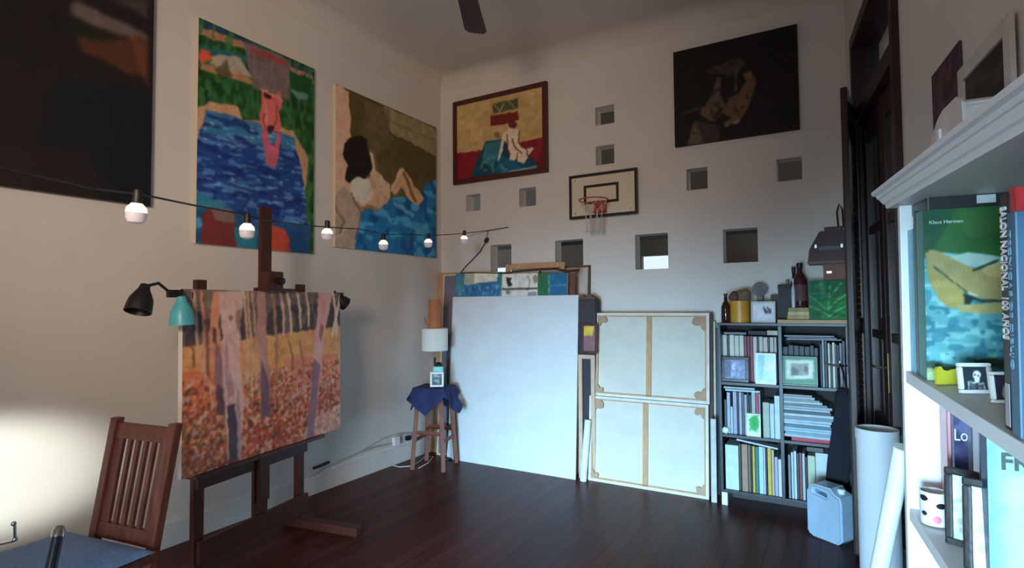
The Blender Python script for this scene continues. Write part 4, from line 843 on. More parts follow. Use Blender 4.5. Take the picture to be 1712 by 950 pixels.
# middle-left compartment
mid = [(1209, 1213, 668, (60, 66, 76), 'dark grey'), (1213.5, 1219, 656, (166, 176, 188), 'pale grey'), (1219.5, 1223, 680, (176, 206, 214), 'pale blue'), (1223.5, 1230, 655, (160, 158, 184), 'lavender'), (1230.5, 1233, 656, (46, 40, 60), 'dark purple'), (1233.5, 1238, 656, (164, 168, 180), 'silver grey'), (1238.5, 1242, 657, (90, 92, 110), 'grey'), (1242.5, 1247, 660, (156, 160, 160), 'stone grey'), (1247.5, 1250, 657, (40, 66, 74), 'dark teal'), (1250.5, 1254, 660, (24, 30, 40), 'black'), (1254.5, 1261, 655, (160, 172, 172), 'pale grey-green'), (1261.5, 1266, 656, (186, 56, 84), 'crimson'), (1266.5, 1269.5, 658, (150, 146, 156), 'grey-white')]
for i, (a, c, tp, col, nm) in enumerate(mid): book(a, c, tp, ZS[1], col, '%s book spine, %s in the middle-left compartment of the black bookshelf' % (nm, 'leftmost' if i == 0 else ordn[i]+' from left'), 'upright books in the middle-left compartment', y=SY+.04)
book(1273, 1284, 673, ZS[1], (168, 178, 160), 'tall sage green box file, left of two at the right of the middle-left compartment', None, y=SY+.02)
book(1284.6, 1292, 675, ZS[1], (186, 206, 214), 'pale blue magazine beside the tall white one, middle-left compartment', None, y=SY+.02)
book(1292.6, 1301.5, 662, ZS[1], (196, 214, 234), 'tall pale white-blue magazine at the right of the middle-left compartment', None, y=SY+.015)
zt_ = onY(SY+.04, 1235, 655).z+.002
for j, (x0, x1, col, lab) in enumerate(((2.915, 3.155, (186, 206, 204), 'pale open magazine lying on the middle-left row of books'), (2.905, 3.12, (176, 196, 196), 'thin pale book lying topmost over the middle-left row of books'))):
    bm = B(); box(bm, (x0, SY+.03, zt_+j*.018), (x1, SY+.22, zt_+j*.018+.014), None, .002); o = obj('book', bm, cm(col)); tag(o, lab, 'book')
a = onY(SY+.012, 1248, 727); c = onY(SY+.012, 1271, 690); Mk = frame((a.x, SY+.018, ZS[1]+.001), (1, 0, 0), (0, .01, .19))
A = Art(Mk, c.x-a.x, .165, .004, (196, 216, 190), 1.3, 320, .003, .02); A.ell(1261, 708, 8, 13, (70, 160, 90)); A.speck(.012, .012, .6, (60, 130, 70), .7, A.inside([(1252, 694), (1270, 694), (1270, 722), (1252, 722)]))
o = A.build('postcard', .003, None, (200, 210, 200)); tag(o, 'small card with a green plant picture leaning on the middle-left books', 'postcard')
bm = B(); p = onY(SY+.02, 1212, 716); bmesh.ops.create_uvsphere(bm, u_segments=16, v_segments=10, radius=.03, matrix=T(p.x+.004, SY+.02, ZS[1]+.026) @ Matrix.Diagonal((.9, .6, .85, 1)))
for v in bm.verts: v.co += Vector((0, 0, .004*math.sin(v.co.x*260)))
o = obj('shell', bm, M_WHITE, None, True); tag(o, 'small white seashell at the left end of the middle bookshelf', 'shell')
# bottom-left
low = [(1209, 1231, 744, (196, 212, 200), 'wide pale mint binder'), (1231.5, 1235, 742, (60, 58, 56), 'thin dark book'), (1236, 1246, 743, (160, 124, 96), 'brown book'), (1246.5, 1251, 744, (110, 88, 72), 'dark tan book'), (1251.5, 1253.5, 745, (30, 30, 34), 'thin black book'), (1254, 1258, 746, (196, 170, 60), 'mustard book'), (1258.5, 1264, 747, (48, 112, 96), 'dark green book'), (1264.5, 1272, 747, (176, 206, 206), 'pale aqua book'), (1272.5, 1275, 748, (210, 220, 230), 'thin white book'), (1275.5, 1278, 749, (40, 52, 76), 'thin navy book'), (1279, 1285, 749, (206, 172, 62), 'bright yellow book'), (1285.5, 1290, 752, (186, 170, 130), 'straw-coloured book'), (1290.5, 1296, 764, (172, 164, 184), 'pale lilac book'), (1296.5, 1303, 768, (206, 212, 224), 'white book')]
for i, (a, c, tp, col, nm) in enumerate(low): book(a, c, tp, ZS[0], col, '%s in the bottom-left compartment of the black bookshelf' % nm, 'upright books in the bottom-left compartment', y=SY+.03)
pa, pb = onY(SY+.02, 1232, 734), onY(SY+.02, 1301, 750); z_ = ZS[1]-.022
bm = B(); box(bm, (0, 0, 0), ((pb-pa).length, .10, .012), T(pa.x, SY-.003, pa.z-.006) @ Ry(math.atan2(pa.z-pb.z, pb.x-pa.x)), .002)
o = obj('magazine', bm, cm((190, 204, 214), .6)); tag(o, 'white magazine resting aslant over the bottom-left row of books', 'magazine')
# middle-right: stacked magazines
z = ZS[1]+.001; r_ = random.Random(5); zc = ZS[2]-.035; k = 0
stk = []
x0b = onY(SY+.02, 1322, 735).x; x1b = onY(SY+.02, 1392, 735).x
cols2 = [(186, 44, 66), (176, 186, 196), (120, 160, 176), (170, 196, 208), (150, 184, 200), (86, 110, 124), (182, 204, 212), (166, 190, 204), (120, 136, 146), (186, 200, 204), (60, 76, 88), (172, 184, 190), (150, 166, 176), (104, 116, 124), (176, 188, 188), (134, 148, 150), (160, 168, 166), (146, 152, 152)]
nms = ['red', 'pale grey', 'steel blue', 'light blue', 'sky blue', 'slate', 'pale blue', 'blue-grey', 'grey', 'near-white', 'dark slate', 'silver', 'soft grey', 'dark grey', 'whitish', 'green-grey', 'stone', 'topmost grey']
for i, (c_, nm) in enumerate(zip(cols2, nms)):
    th = .024 if i == 0 else .013+.009*r_.random()
    if z+th > zc: break
    xx0 = x0b-(.045 if i else 0)+.02*(r_.random()-.5)-(.01 if i > 8 else 0); xx1 = x1b+.02*(r_.random()-.5)
    if i > 12: xx1 -= .05*(i-12)*.5
    bm = B(); box(bm, (-(xx1-xx0)/2, -.12, 0), ((xx1-xx0)/2, .12, th-.001), T((xx0+xx1)/2, SY+.145, z) @ Rz(.05*(r_.random()-.5)), .002)
    o = obj('magazine', bm, cm(c_, .5)); tag(o, '%s magazine, number-%d up in the pile of the middle-right compartment' % (nm, i+1) if False else '%s magazine, %s in the pile of the middle-right compartment' % (nm, ['lowest', 'second from bottom', 'third from bottom', 'fourth from bottom', 'fifth from bottom', 'sixth from bottom', 'seventh from bottom', 'eighth from bottom', 'ninth from bottom', 'tenth from bottom', 'eleventh from bottom', 'twelfth from bottom', 'thirteenth from bottom', 'fourteenth from bottom', 'fifteenth from bottom', 'sixteenth from bottom', 'seventeenth from bottom', 'eighteenth from bottom'][i]), 'magazine', 'piled magazines in the middle-right compartment'); z += th
# bottom-right
for i, (a, c, tp, col, nm) in enumerate([(1313, 1317, 760, (120, 130, 136), 'grey book'), (1318, 1322, 756, (186, 200, 200), 'pale grey book'), (1322.5, 1327, 754, (196, 210, 214), 'whitish book'), (1327.5, 1331, 758, (70, 60, 64), 'dark brown book'), (1331.5, 1336, 757, (124, 70, 74), 'maroon book'), (1336.5, 1341, 758, (176, 186, 190), 'light grey book'), (1341.5, 1345, 764, (26, 26, 30), 'thin black book'), (1345.5, 1358, 762, (190, 200, 170), 'wide pale green box file'), (1358.5, 1380, 758, (200, 212, 214), 'widest white box file')]):
    book(a, c, tp, ZS[0], col, '%s in the bottom-right compartment of the black bookshelf' % nm, 'upright books in the bottom-right compartment', y=SY+.03)
zq = onY(SY+.03, 1369, 758).z; bm = B(); box(bm, (bx(1344, 0), SY+.05, zq+.001), (bx(1372, 0), SY+.2, zq+.03), None, .004); o = obj('box', bm, cm((110, 100, 96), .7)); tag(o, 'flat grey-brown box lying on the box files, bottom-right compartment', 'box')
# black bag hanging over the right side
bm = B()
prof = [(1396, 652), (1412, 648), (1424, 655), (1428, 700), (1427, 770), (1418, 808), (1400, 812), (1380, 806), (1383, 770), (1388, 735), (1394, 700)]
P = [(onY(SY-.05, *q).x, onY(SY-.05, *q).z) for q in prof]
prism(bm, P, SY-.09, SY-.012, None); bmesh.ops.bevel(bm, geom=bm.edges[:], offset=.015, segments=3, affect='EDGES')
t = thing('bag', 'black cloth bag hanging in front of the right side of the bookshelf', 'bag', (P[7][0], SY-.05, P[7][1])); obj('body', bm, mat('black_cloth', (22, 24, 34), .9, .2, 12, .3), t, True)
bm = B(); a = onY(SY-.03, 1404, 655); tube(bm, [a, onY(SY-.03, 1401, 620), onY(SY-.012, 1404, 606), onY(SY-.03, 1410, 625), onY(SY-.03, 1416, 655)], .006, 6); obj('strap', bm, M_BLACK, t)
bm = B(); p = onY(SY-.012, 1404, 606); tube(bm, [Vector((p.x, SY+.002, p.z-.002)), Vector((p.x, SY-.045, p.z-.002)), Vector((p.x, SY-.045, p.z+.012))], .003, 6); o = obj('hook', bm, M_STEEL, None, True); tag(o, 'small metal hook holding the black bag on the bookshelf', 'hook')
# ------------------------------------------------------------------ things on top of the bookshelf
def base(px, y, z): p = onY(y, px, 540); return Vector((p.x, y, z))
def vpx(px, y, wpx): p = onY(y, px, 540); return wpx/F_PX*(p-CAM).dot(cf)
y_ = -.26; p = base(1214, y_, ZT); r0 = vpx(1214, y_, 7.5); hh = onY(y_, 1214, 491).z-ZT
t = thing('bottle', 'small brown glass bottle at the left end of the bookshelf top', 'bottle', p)
bm = B(); lathe(bm, [(0, 0), (r0*.9, 0), (r0, .008), (r0, hh*.52), (r0*.8, hh*.62), (r0*.38, hh*.74), (r0*.34, hh*.95), (0, hh*.95)], T(*p)); obj('glass', bm, mat('brown_glass', (56, 28, 20), .08, .1), t, True)
bm = B(); lathe(bm, [(r0*.4, hh*.94), (r0*.44, hh), (0, hh)], T(*p)); obj('cap', bm, M_BLACK, t, True)
y_ = -.25; p = base(1237.5, y_, ZT); r0 = vpx(1237, y_, 15.5); hh = onY(y_, 1237, 503).z-ZT
t = thing('canister', 'round mustard yellow canister holding small bags on the bookshelf top', 'canister', p)
bm = B(); lathe(bm, [(0, 0), (r0, 0), (r0, hh), (r0*.94, hh), (r0*.92, .01), (0, .01)], T(*p), 32); obj('body', bm, cm((206, 146, 52), .4), t, True)
M_SACK = mat('brown_sack', (120, 98, 74), .9, .3, 30, .4)
for k, (dx, dz, s, m_, lab) in enumerate(((-.035, .03, .045, cm((92, 60, 54), .7), 'dark reddish pouch stuffed in the left of the mustard canister'), (.02, .035, .062, M_SACK, 'brown rounded cloth pouch bulging from the mustard canister'))):
    bm = B(); bmesh.ops.create_icosphere(bm, subdivisions=3, radius=s, matrix=T(p.x+dx, y_-(.0 if k else .03), ZT+hh+dz) @ Matrix.Diagonal((.8 if not k else 1.0, .5, .9, 1)))
    for v in bm.verts: v.co += Vector((.004*math.sin(60*v.co.z), 0, .005*math.sin(70*v.co.x)))
    o = obj('pouch', bm, m_, None, True); tag(o, lab, 'pouch')
small_frame(1256, 1297, 504, 543, -.31, ZT, .012, cm((196, 190, 186), .5), (186, 186, 190), 'white-framed picture with a small black scribble on the bookshelf top', 330, lambda A: (A.line([(1277, 514), (1280, 524), (1278, 516), (1284, 524)], 2.5, (30, 30, 34)), A.line([(1283, 514), (1288, 524), (1288, 517)], 2.5, (30, 30, 34))))
y_ = -.14; c = onY(y_, 1270, 484); rr0 = vpx(1270, y_, 11)
t = thing('desk_fan', 'small round grey fan standing behind the white-framed picture on the bookshelf', 'fan', (c.x, y_, ZT))
bm = B()
for kk in (1, .75, .5, .25): tube(bm, [Vector((c.x+rr0*kk*math.cos(a), y_-.02*(1-kk), c.z+rr0*kk*math.sin(a))) for a in np.linspace(0, 2*PI, 25)[:-1]], .005 if kk == 1 else .0025, 6, closed=True)
for a in np.linspace(0, PI, 9)[:-1]: tube(bm, [Vector((c.x+rr0*math.cos(a), y_-.006, c.z+rr0*math.sin(a))), Vector((c.x-rr0*math.cos(a), y_-.006, c.z-rr0*math.sin(a)))], .0018, 5)
obj('guard', bm, cm((120, 120, 124), .4), t)
bm = B()
for k in range(4):
    Mb = T(c.x, y_+.015, c.z) @ Ry(k*PI/2+.3); prism(bm, [(.01, -.012), (rr0*.8, -.028), (rr0*.85, .02), (.01, .012)], -.002, .002, Mb)
obj('fan_blades', bm, cm((90, 90, 94), .4), t)
bm = B(); box(bm, (c.x-.02, y_-.015, ZT), (c.x+.02, y_+.03, c.z-rr0)); box(bm, (c.x-.05, y_-.04, ZT), (c.x+.05, y_+.05, ZT+.015), None, .004); obj('stand', bm, cm((96, 80, 76), .5), t)
for px0, px1, top, col, lab, yy in ((1290, 1303, 493, (110, 92, 84), 'low brown carton behind the white-framed picture at its right', -.12), (1302, 1324, 476, (58, 60, 60), 'dark grey carton left of the bottles on the bookshelf top', -.2)):
    a, c = base(px0, yy, 0).x, base(px1, yy, 0).x; z1 = onY(yy, px0, top).z; bm = B(); zb = ZP if a > onax(1, SY, 1300, 545).x-.01 else ZT
    box(bm, (a, yy, zb), (c, yy+.1, z1-.006), None, .004); t = thing('carton', lab, 'box', ((a+c)/2, yy+.05, zb)); obj('body', bm, cm(col, .7), t); bm = B(); box(bm, (a-.002, yy-.002, z1-.03), (c+.002, yy+.102, z1), None, .003); obj('lid', bm, cm([int(v*.8) for v in col], .7), t)
def bottle(px, y, wpx, top, m_, capm, label, zb=ZP, shoulder=.6):
    p = base(px, y, zb); r0 = vpx(px, y, wpx/2); hh = onY(y, px, top).z-zb; t = thing('bottle', label, 'bottle', p)
    bm = B(); lathe(bm, [(0, 0), (r0*.92, 0), (r0, .008), (r0, hh*shoulder), (r0*.8, hh*(shoulder+.07)), (r0*.36, hh*(shoulder+.17)), (r0*.34, hh*.92), (0, hh*.92)], T(*p)); obj('glass', bm, m_, t, True)
    bm = B(); lathe(bm, [(r0*.42, hh*.88), (r0*.44, hh), (0, hh)], T(*p)); obj('cap', bm, capm, t, True); return p, r0, hh, t
M_BG = mat('dark_bottle_glass', (22, 22, 30), .1, .1); M_DR = mat('dark_red_bottle', (66, 30, 40), .25, .15)
bottle(1318, -.12, 12, 468, M_BG, cm((110, 108, 104), .4), 'dark bottle with grey cap behind the dark grey carton')
bottle(1329, -.16, 14, 446, M_BG, M_BLACK, 'tall black bottle, left of the two tallest on the bookshelf')
p, r0, hh, t = bottle(1339, -.24, 22, 440, M_DR, M_BLACK, 'wide dark bottle with label standing on the flat books', zb=ZP+.085, shoulder=.62)
bm = B(); lathe(bm, [(r0*1.01, hh*.15), (r0*1.02, hh*.16), (r0*1.02, hh*.5), (r0*1.01, hh*.51)], T(*p)); obj('paper_label', bm, cm((96, 62, 62), .7), t, True)
bottle(1327.5, -.28, 6, 466, cm((200, 200, 206), .3), M_WHITE, 'slim white tube bottle in front of the black bottles', zb=ZP+.085)
for i, (c_, nm) in enumerate([((176, 150, 96), 'ochre'), ((196, 176, 126), 'straw-coloured'), ((156, 134, 88), 'olive-tan')]):
    a, c = base(1317, -.3, 0).x, base(1354, -.3, 0).x; bm = B(); box(bm, (a+.004*i, -.32, ZP+.0005+.028*i), (c-.002*i, -.16, ZP+.028*(i+1)), None, .002); o = obj('book', bm, mat('worn_cover_%d' % i, c_, .6, .25, 18)); tag(o, '%s book lying flat, %s of three left of the green leaf picture' % (nm, ['lowest', 'middle', 'topmost'][i]), 'book')
# green leaf picture box
a, c = base(1353, -.33, 0).x, base(1416, -.33, 0).x; zt2 = onY(-.33, 1385, 469).z; M = frame((a, -.335, ZP+.001), (1, 0, 0))
A = Art(M, c-a, zt2-ZP, .004, (22, 84, 48), 1.5, 350, .002, .03)
A.poly([(1350, 465), (1380, 465), (1378, 500), (1350, 505)], (30, 96, 72), .8); A.poly([(1380, 500), (1418, 495), (1418, 545), (1370, 545)], (30, 112, 44), .8)
for q in ([(1385, 540), (1386, 515), (1388, 480)], [(1386, 530), (1372, 520), (1354, 512)], [(1386, 522), (1370, 508), (1355, 496)], [(1388, 515), (1400, 502), (1416, 492)], [(1388, 528), (1402, 518), (1416, 512)], [(1387, 505), (1378, 490), (1372, 474)], [(1388, 498), (1398, 484), (1406, 474)]):
    A.line(q, 3, (96, 190, 110), .8); A.line([(x_+1, y2+2) for x_, y2 in q], 1.5, (14, 50, 34), .8)
A.speck(.03, .01, .66, (14, 60, 34), .6)
o = A.build('leaf_picture', .05, None, (20, 70, 44)); tag(o, 'bright green square picture of a leaf at the right end of the bookshelf top', 'picture')
# dark machine and cases stacked behind / above the leaf picture
def case(px0, px1, top, bot, y0, d, col, name, label, cat, handle=False, taper=0):
    a, c = onY(y0, px0, bot).x, onY(y0, px1, bot).x; z0 = onY(y0, (px0+px1)/2, bot).z; z1 = onY(y0, (px0+px1)/2, top).z
    t = thing(name, label, cat, ((a+c)/2, y0+d/2, z0)); bm = B(); k = taper*(c-a)
    prism(bm, [(a, z0), (c, z0), (c, z1), (a+k, z1), (a+k*.15, z0+(z1-z0)*.45)], y0, y0+d); bmesh.ops.bevel(bm, geom=bm.edges[:], offset=.006, segments=2, affect='EDGES'); obj('body', bm, cm(col, .55), t)
    return t, a, c, z0, z1
t, a, c, z0, z1 = case(1356, 1417, 470, 541, -.27, .2, (46, 34, 32), 'wooden_crate', 'dark brown crate behind the green leaf picture', 'crate')
bm = B(); box(bm, (a-.002, -.272, z1-.02), (c+.002, -.268, z1-.008)); obj('edge_strip', bm, cm((90, 66, 50), .5), t)
zc = z1
t, a, c, z0, z1 = case(1377, 1419, 441, 469.5, -.28, .2, (122, 64, 44), 'wooden_box', 'reddish brown wooden box directly above the green leaf picture', 'box')
bm = B(); box(bm, (a+.02, -.284, (z0+z1)/2-.006), (a+.05, -.279, (z0+z1)/2+.008)); obj('clasp', bm, M_STEEL, t)
bm = B(); box(bm, (a-.003, -.283, z1-.016), (c+.003, -.078, z1)); obj('lid', bm, cm((96, 50, 36), .5), t)
z_b = z1
t, a, c, z0, z1 = case(1350, 1414, 386, 441, -.25, .18, (62, 36, 34), 'accordion_case', 'dark maroon tapered case with light corners, topmost on the bookshelf pile', 'case', taper=.34)
bm = B(); box(bm, (a-.0, -.253, z0+.0), (c, -.249, z0+.02)); obj('lower_band', bm, cm((96, 60, 44), .5), t)
bm = B(); box(bm, (a+.07, -.254, (z0+z1)/2-.02), (c-.02, -.248, (z0+z1)/2+.012), None, .002); obj('front_panel', bm, cm((26, 24, 26), .4), t)
for q in ((a+.055, (z0+z1)/2+.012), (c-.02, (z0+z1)/2+.008)): bm = B(); box(bm, (q[0]-.008, -.256, q[1]-.015), (q[0]+.008, -.247, q[1]+.012), None, .002); obj('corner_fitting', bm, M_STEEL, t, label='light metal corner')
bm = B(); box(bm, (a+.11, -.22, z1-.001), (c-.01, -.09, z1+.03), None, .006); obj('top_lid', bm, cm((70, 40, 38), .5), t)
bm = B(); zz = z1+.03; p = onY(-.15, 1405, 384); tube(bm, [Vector((p.x-.012, -.15, zz-.002)), onY(-.15, 1399, 355), onY(-.15, 1403, 341), onY(-.15, 1408, 350), Vector((p.x+.02, -.15, zz-.002))], .006, 8)
o = obj('wire_loop', bm, M_BLACK, None, True); tag(o, 'thin dark looped wire standing up from the topmost case', 'wire')
# ------------------------------------------------------------------ plastic jerrycan on the floor
J0 = onZ(0, 1349, 893); J1 = onZ(0, 1408, 916); dJ = (J1-J0); dJ.z = 0; JM = frame(J0, dJ); jw = dJ.length; jh = .335; jd = .15
t = thing('jerrycan', 'translucent pale plastic jerrycan on the floor in front of the bookshelf', 'jerrycan', JM @ Vector((jw/2, jd/2, 0)))
M_PL = mat('cloudy_plastic', (176, 200, 220), .35, .06, 9, trans=.12)
bm = B(); sx = jw
poly = [(.02, 0), (sx-.03, 0), (sx, .03), (sx, .26), (sx-.012, .292), (sx-.045, .305), (sx-.075, jh), (.045, jh), (.015, jh-.03), (0, .28), (0, .03)]
hole = [(.055, .285), (.145, .268), (.16, .278), (.155, .292), (.065, .308), (.052, .30)]
# body with handle opening: outer and inner rings bridged on both faces
def ringface(bm, outer, inner, y, flip):
    vo = [bm.verts.new((x, y, z)) for x, z in outer]; vi = [bm.verts.new((x, y, z)) for x, z in inner]
    eo = [bm.edges.new((vo[i], vo[(i+1) % len(vo)])) for i in range(len(vo))]; ei = [bm.edges.new((vi[i], vi[(i+1) % len(vi)])) for i in range(len(vi))]
    bmesh.ops.triangle_fill(bm, edges=eo+ei, use_beauty=True); return vo, vi
k = sx/.25; hole = [(x*k, z) for x, z in hole]
a1, b1 = ringface(bm, poly, hole, 0, 0); a2, b2 = ringface(bm, poly, hole, jd, 1)
for A_, B_ in ((a1, a2), (b1, b2)):
    for i in range(len(A_)): j = (i+1) % len(A_); bm.faces.new((A_[i], A_[j], B_[j], B_[i]))
bmesh.ops.recalc_face_normals(bm, faces=bm.faces)
bmesh.ops.bevel(bm, geom=[e for e in bm.edges if len(e.link_faces) == 2 and e.calc_face_angle(0) > .9], offset=.012, segments=3, affect='EDGES')
bmesh.ops.transform(bm, matrix=JM, verts=bm.verts); obj('body', bm, M_PL, t, True)
bm = B(); box(bm, (.03, -.002, .05), (sx-.09, .0, .235), JM, .001); obj('front_panel', bm, M_PL, t)
bm = B(); lathe(bm, [(0, 0), (.021, 0), (.022, .003), (.022, .026), (.018, .03), (0, .03)], JM @ T(sx-.042, jd/2, .302)); obj('cap', bm, M_WHITE, t, True, label='white screw cap')
# ------------------------------------------------------------------ big white tube and sheets beside the white bookcase
yT = -1.22; c = onY(yT, 1464, 800); rT = 31/F_PX*(c-CAM).dot(cf); zT = onY(yT, 1464, 716).z
t = thing('cardboard_tube', 'thick white tube standing on the floor beside the white bookcase', 'tube', (c.x, yT, 0))
M_TUBE = mat('white_card_tube', (226, 232, 238), .6, .03, 8)
bm = B(); lathe(bm, [(rT*.98, .001), (rT*.98, zT-.06), (rT, zT-.06), (rT*1.02, zT-.05), (rT*1.02, zT), (rT*.9, zT), (rT*.9, .02), (0, .02), (0, .001)], T(c.x+.012, yT, 0) @ Ry(-.0), 40); obj('wall', bm, M_TUBE, t, True)
# ------------------------------------------------------------------ white bookcase along the right wall, close to the viewer
BX = Vector((.1091, -.9934, -.0370)); BC = frame((CAM+ray(1508, 510)*1.1)*1.0, BX, Vector((0, 0, 1)))
o3 = Matrix.Translation(Vector((BC.translation.x, BC.translation.y, 0))); BC.translation = BC.translation - (BC.to_3x3() @ Vector((0, 0, BC.translation.z)))
def bl(ax, v, px, py): return loc(BC, ax, v, px, py)
Z2 = bl(1, 0, 1520, 626).z; Z3 = bl(1, 0, 1517, 850).z; ZTOP = bl(1, 0, 1507, 343).z; BD = .29; BL = 1.0; TH = .022
M_BC = mat('white_bookcase_paint', (228, 232, 234), .4, .02, 6)
def bb(bm, a, b_, bev=0): return box(bm, a, b_, BC, bev)
t = thing('bookcase', 'white painted bookcase with moulded cornice filling the right edge', 'bookcase', BC @ Vector((BL/2, BD/2, .08)))
for s0 in (-.018, BL): bm = B(); bb(bm, (s0, 0, .08), (s0+.018, BD, ZTOP+.02), .0015); obj('side_panel', bm, M_BC, t)
for z in (Z2, Z3, Z3-.34, Z3-.68): bm = B(); bb(bm, (0, .003, z-TH), (BL, BD-.008, z), .0015); obj('shelf', bm, M_BC, t)
bm = B(); bb(bm, (0, BD-.008, .08), (BL, BD, ZTOP)); obj('back_panel', bm, M_BC, t)
bm = B(); bb(bm, (-.03, -.005, .0+.085), (BL+.02, BD, .13)); obj('plinth', bm, M_BC, t)
bm = B(); bb(bm, (-.018, -.004, ZTOP), (BL+.018, BD, ZTOP+.018), .002)
prof = [(y*.66, ZTOP+(z-ZTOP)*.60) for y, z in [(0, ZTOP+.0), (-.022, ZTOP+.0), (-.026, ZTOP+.008), (-.026, ZTOP+.014), (-.032, ZTOP+.018), (-.040, ZTOP+.034), (-.044, ZTOP+.036), (-.047, ZTOP+.046), (-.056, ZTOP+.050), (-.058, ZTOP+.062), (0, ZTOP+.062)]]
va = [bm.verts.new(BC @ Vector((-.02+y, y, z))) for y, z in prof]; vb = [bm.verts.new(BC @ Vector((BL+.06, y, z))) for y, z in prof]
for i in range(len(prof)): j = (i+1) % len(prof); bm.faces.new((va[i], va[j], vb[j], vb[i]))
bm.faces.new(va); bm.faces.new(vb[::-1])
vc = [bm.verts.new(BC @ Vector((-.02+y, BD, z))) for y, z in prof]
for i in range(len(prof)): j = (i+1) % len(prof); bm.faces.new((va[i], vc[i], vc[j], va[j]))
bm.faces.new(vc)
bb(bm, (-.02, 0, ZTOP+.018), (BL+.06, BD, ZTOP+.0372)); obj('cornice', bm, M_BC, t, label='stepped moulded cornice')
# books: spine at the front, cover facing the viewer
def sbook(name, px0, px1, py, ptop, zb, cols, label, b0=.012, depth=.2, s=None, h=None, cover=None, rough=.35):
    s0 = bl(1, b0, px0, py).x if s is None else s[0]; s1 = bl(1, b0, px1, py).x if s is None else s[1]
    z1 = bl(1, b0, (px0+px1)/2, ptop).z if h is None else zb+h
    t = thing(name, label, 'book', BC @ Vector(((s0+s1)/2, b0+depth/2, zb)))
    bm = B(); th = max(.0012, min(.0025, (s1-s0)*.15)); m_ = cm(cols, rough)
    bb(bm, (s0+.0003, b0, zb+.0008), (s1-.0003, b0+th, z1)); bb(bm, (s0+.0003, b0, zb+.0008), (s0+.0003+th, b0+depth, z1)); bb(bm, (s1-.0003-th, b0, zb+.0008), (s1-.0003, b0+depth, z1)); obj('cover', bm, m_, t)
    bm = B(); bb(bm, (s0+.0003+th, b0+th, zb+.004), (s1-.0003-th, b0+depth-.004, z1-.003)); obj('pages', bm, cm((224, 218, 204), .8), t)
    return t, s0, s1, z1, depth, b0
sbook('book', 1503.5, 1512.5, 480, 347, Z2, (216, 222, 222), 'white book at the far end of the upper shelf of the white bookcase', depth=.21)
sbook('book', 1512.5, 1517, 480, 392, Z2, (34, 34, 38), 'thin black book beside the cyan one on the white bookcase', depth=.2)
sbook('book', 1517, 1529.5, 480, 384, Z2, (60, 170, 200), 'cyan-spined book on the upper shelf of the white bookcase', depth=.2)
sbook('book', 1529.5, 1533.5, 480, 352, Z2, (30, 52, 66), 'thin dark navy book against the green-covered one', depth=.21)
sG = bl(1, .012, 1546, 480).x
bG = bl(0, sG, 1690, 480).y+.02; 
t, s0, s1, z1, dp, b0 = sbook('book', 1533.5, 1546, 480, 353, Z2, (60, 146, 136), 'big art book with green cover and golden folded hands facing the viewer', depth=bG-.012)
CM = frame(BC @ Vector((s1+.0004, .012, Z2+.001)), BC.to_3x3() @ Vector((0, 1, 0)), BC.to_3x3() @ Vector((0, 0, 1)))
A = Art(CM, dp, z1-Z2-.001, .0012, (44, 92, 50), 1.25, 400, .0015, .02)
A.poly([(1540, 345), (1600, 345), (1580, 380), (1560, 420), (1540, 420)], (28, 70, 56), .7); A.poly([(1600, 350), (1700, 350), (1700, 380), (1620, 400)], (60, 106, 56), .6)
mk = A.poly([(1540, 440), (1560, 420), (1600, 424), (1640, 424), (1700, 440), (1700, 640), (1540, 640)], (84, 150, 156))
A.speck(.012, .008, .6, (130, 186, 186), .7, mk); A.speck(.02, .015, .66, (50, 116, 134), .8, mk); A.speck(.01, .008, .74, (36, 104, 124), .8, mk)
A.poly([(1586, 428), (1620, 422), (1672, 430), (1690, 440), (1640, 448), (1600, 440)], (150, 186, 176))
hand = (150, 142, 94)
A.poly([(1548, 425), (1556, 418), (1570, 420), (1600, 436), (1640, 452), (1700, 465), (1700, 508), (1660, 504), (1622, 492), (1590, 470), (1566, 450), (1554, 446)], hand)
A.poly([(1550, 440), (1562, 450), (1590, 470), (1612, 488), (1616, 502), (1604, 516), (1588, 516), (1570, 500), (1556, 476)], (150, 138, 80)); A.poly([(1600, 510), (1650, 506), (1700, 508), (1700, 524), (1640, 524), (1606, 522)], (160, 152, 100)); A.poly([(1640, 450), (1672, 440), (1694, 448), (1690, 466), (1650, 462)], (176, 164, 104))
A.line([(1562, 446), (1590, 468), (1616, 488)], 3, (64, 66, 40)); A.line([(1612, 492), (1640, 502), (1700, 506)], 5, (48, 54, 40)); A.poly([(1612, 490), (1628, 496), (1622, 508), (1612, 508)], (30, 44, 40)); A.line([(1628, 452), (1668, 436)], 5, (44, 50, 38)); A.line([(1618, 488), (1634, 494)], 3, (206, 214, 190))
for x_ in range(1570, 1690, 8): A.line([(x_, 428+(x_-1570)*.33), (x_+3, 445+(x_-1570)*.36)], 1.2, (120, 112, 66), .6)
for x_ in range(1560, 1606, 7): A.line([(x_, 470), (x_+5, 480)], 1.5, (196, 190, 130), .6)
A.poly([(1625, 604), (1660, 598), (1700, 606), (1700, 616), (1640, 612)], (44, 60, 50)); A.poly([(1545, 606), (1560, 602), (1600, 612), (1590, 620), (1550, 622)], (40, 66, 60)); A.poly([(1540, 615), (1620, 618), (1620, 660), (1540, 650)], (150, 170, 120), .8)
A.build('cover_picture', .0006, t, (40, 90, 60), MAT_COVER)
q = loc(CM, 1, 0, 1553, 373); q2 = loc(CM, 1, 0, 1609, 371); text('cover_title', 'Klaus Herman', .0085, CM @ T(q.x, -.0008, q.z-.002), cm((206, 224, 206), .5), t, width=q2.x-q.x)
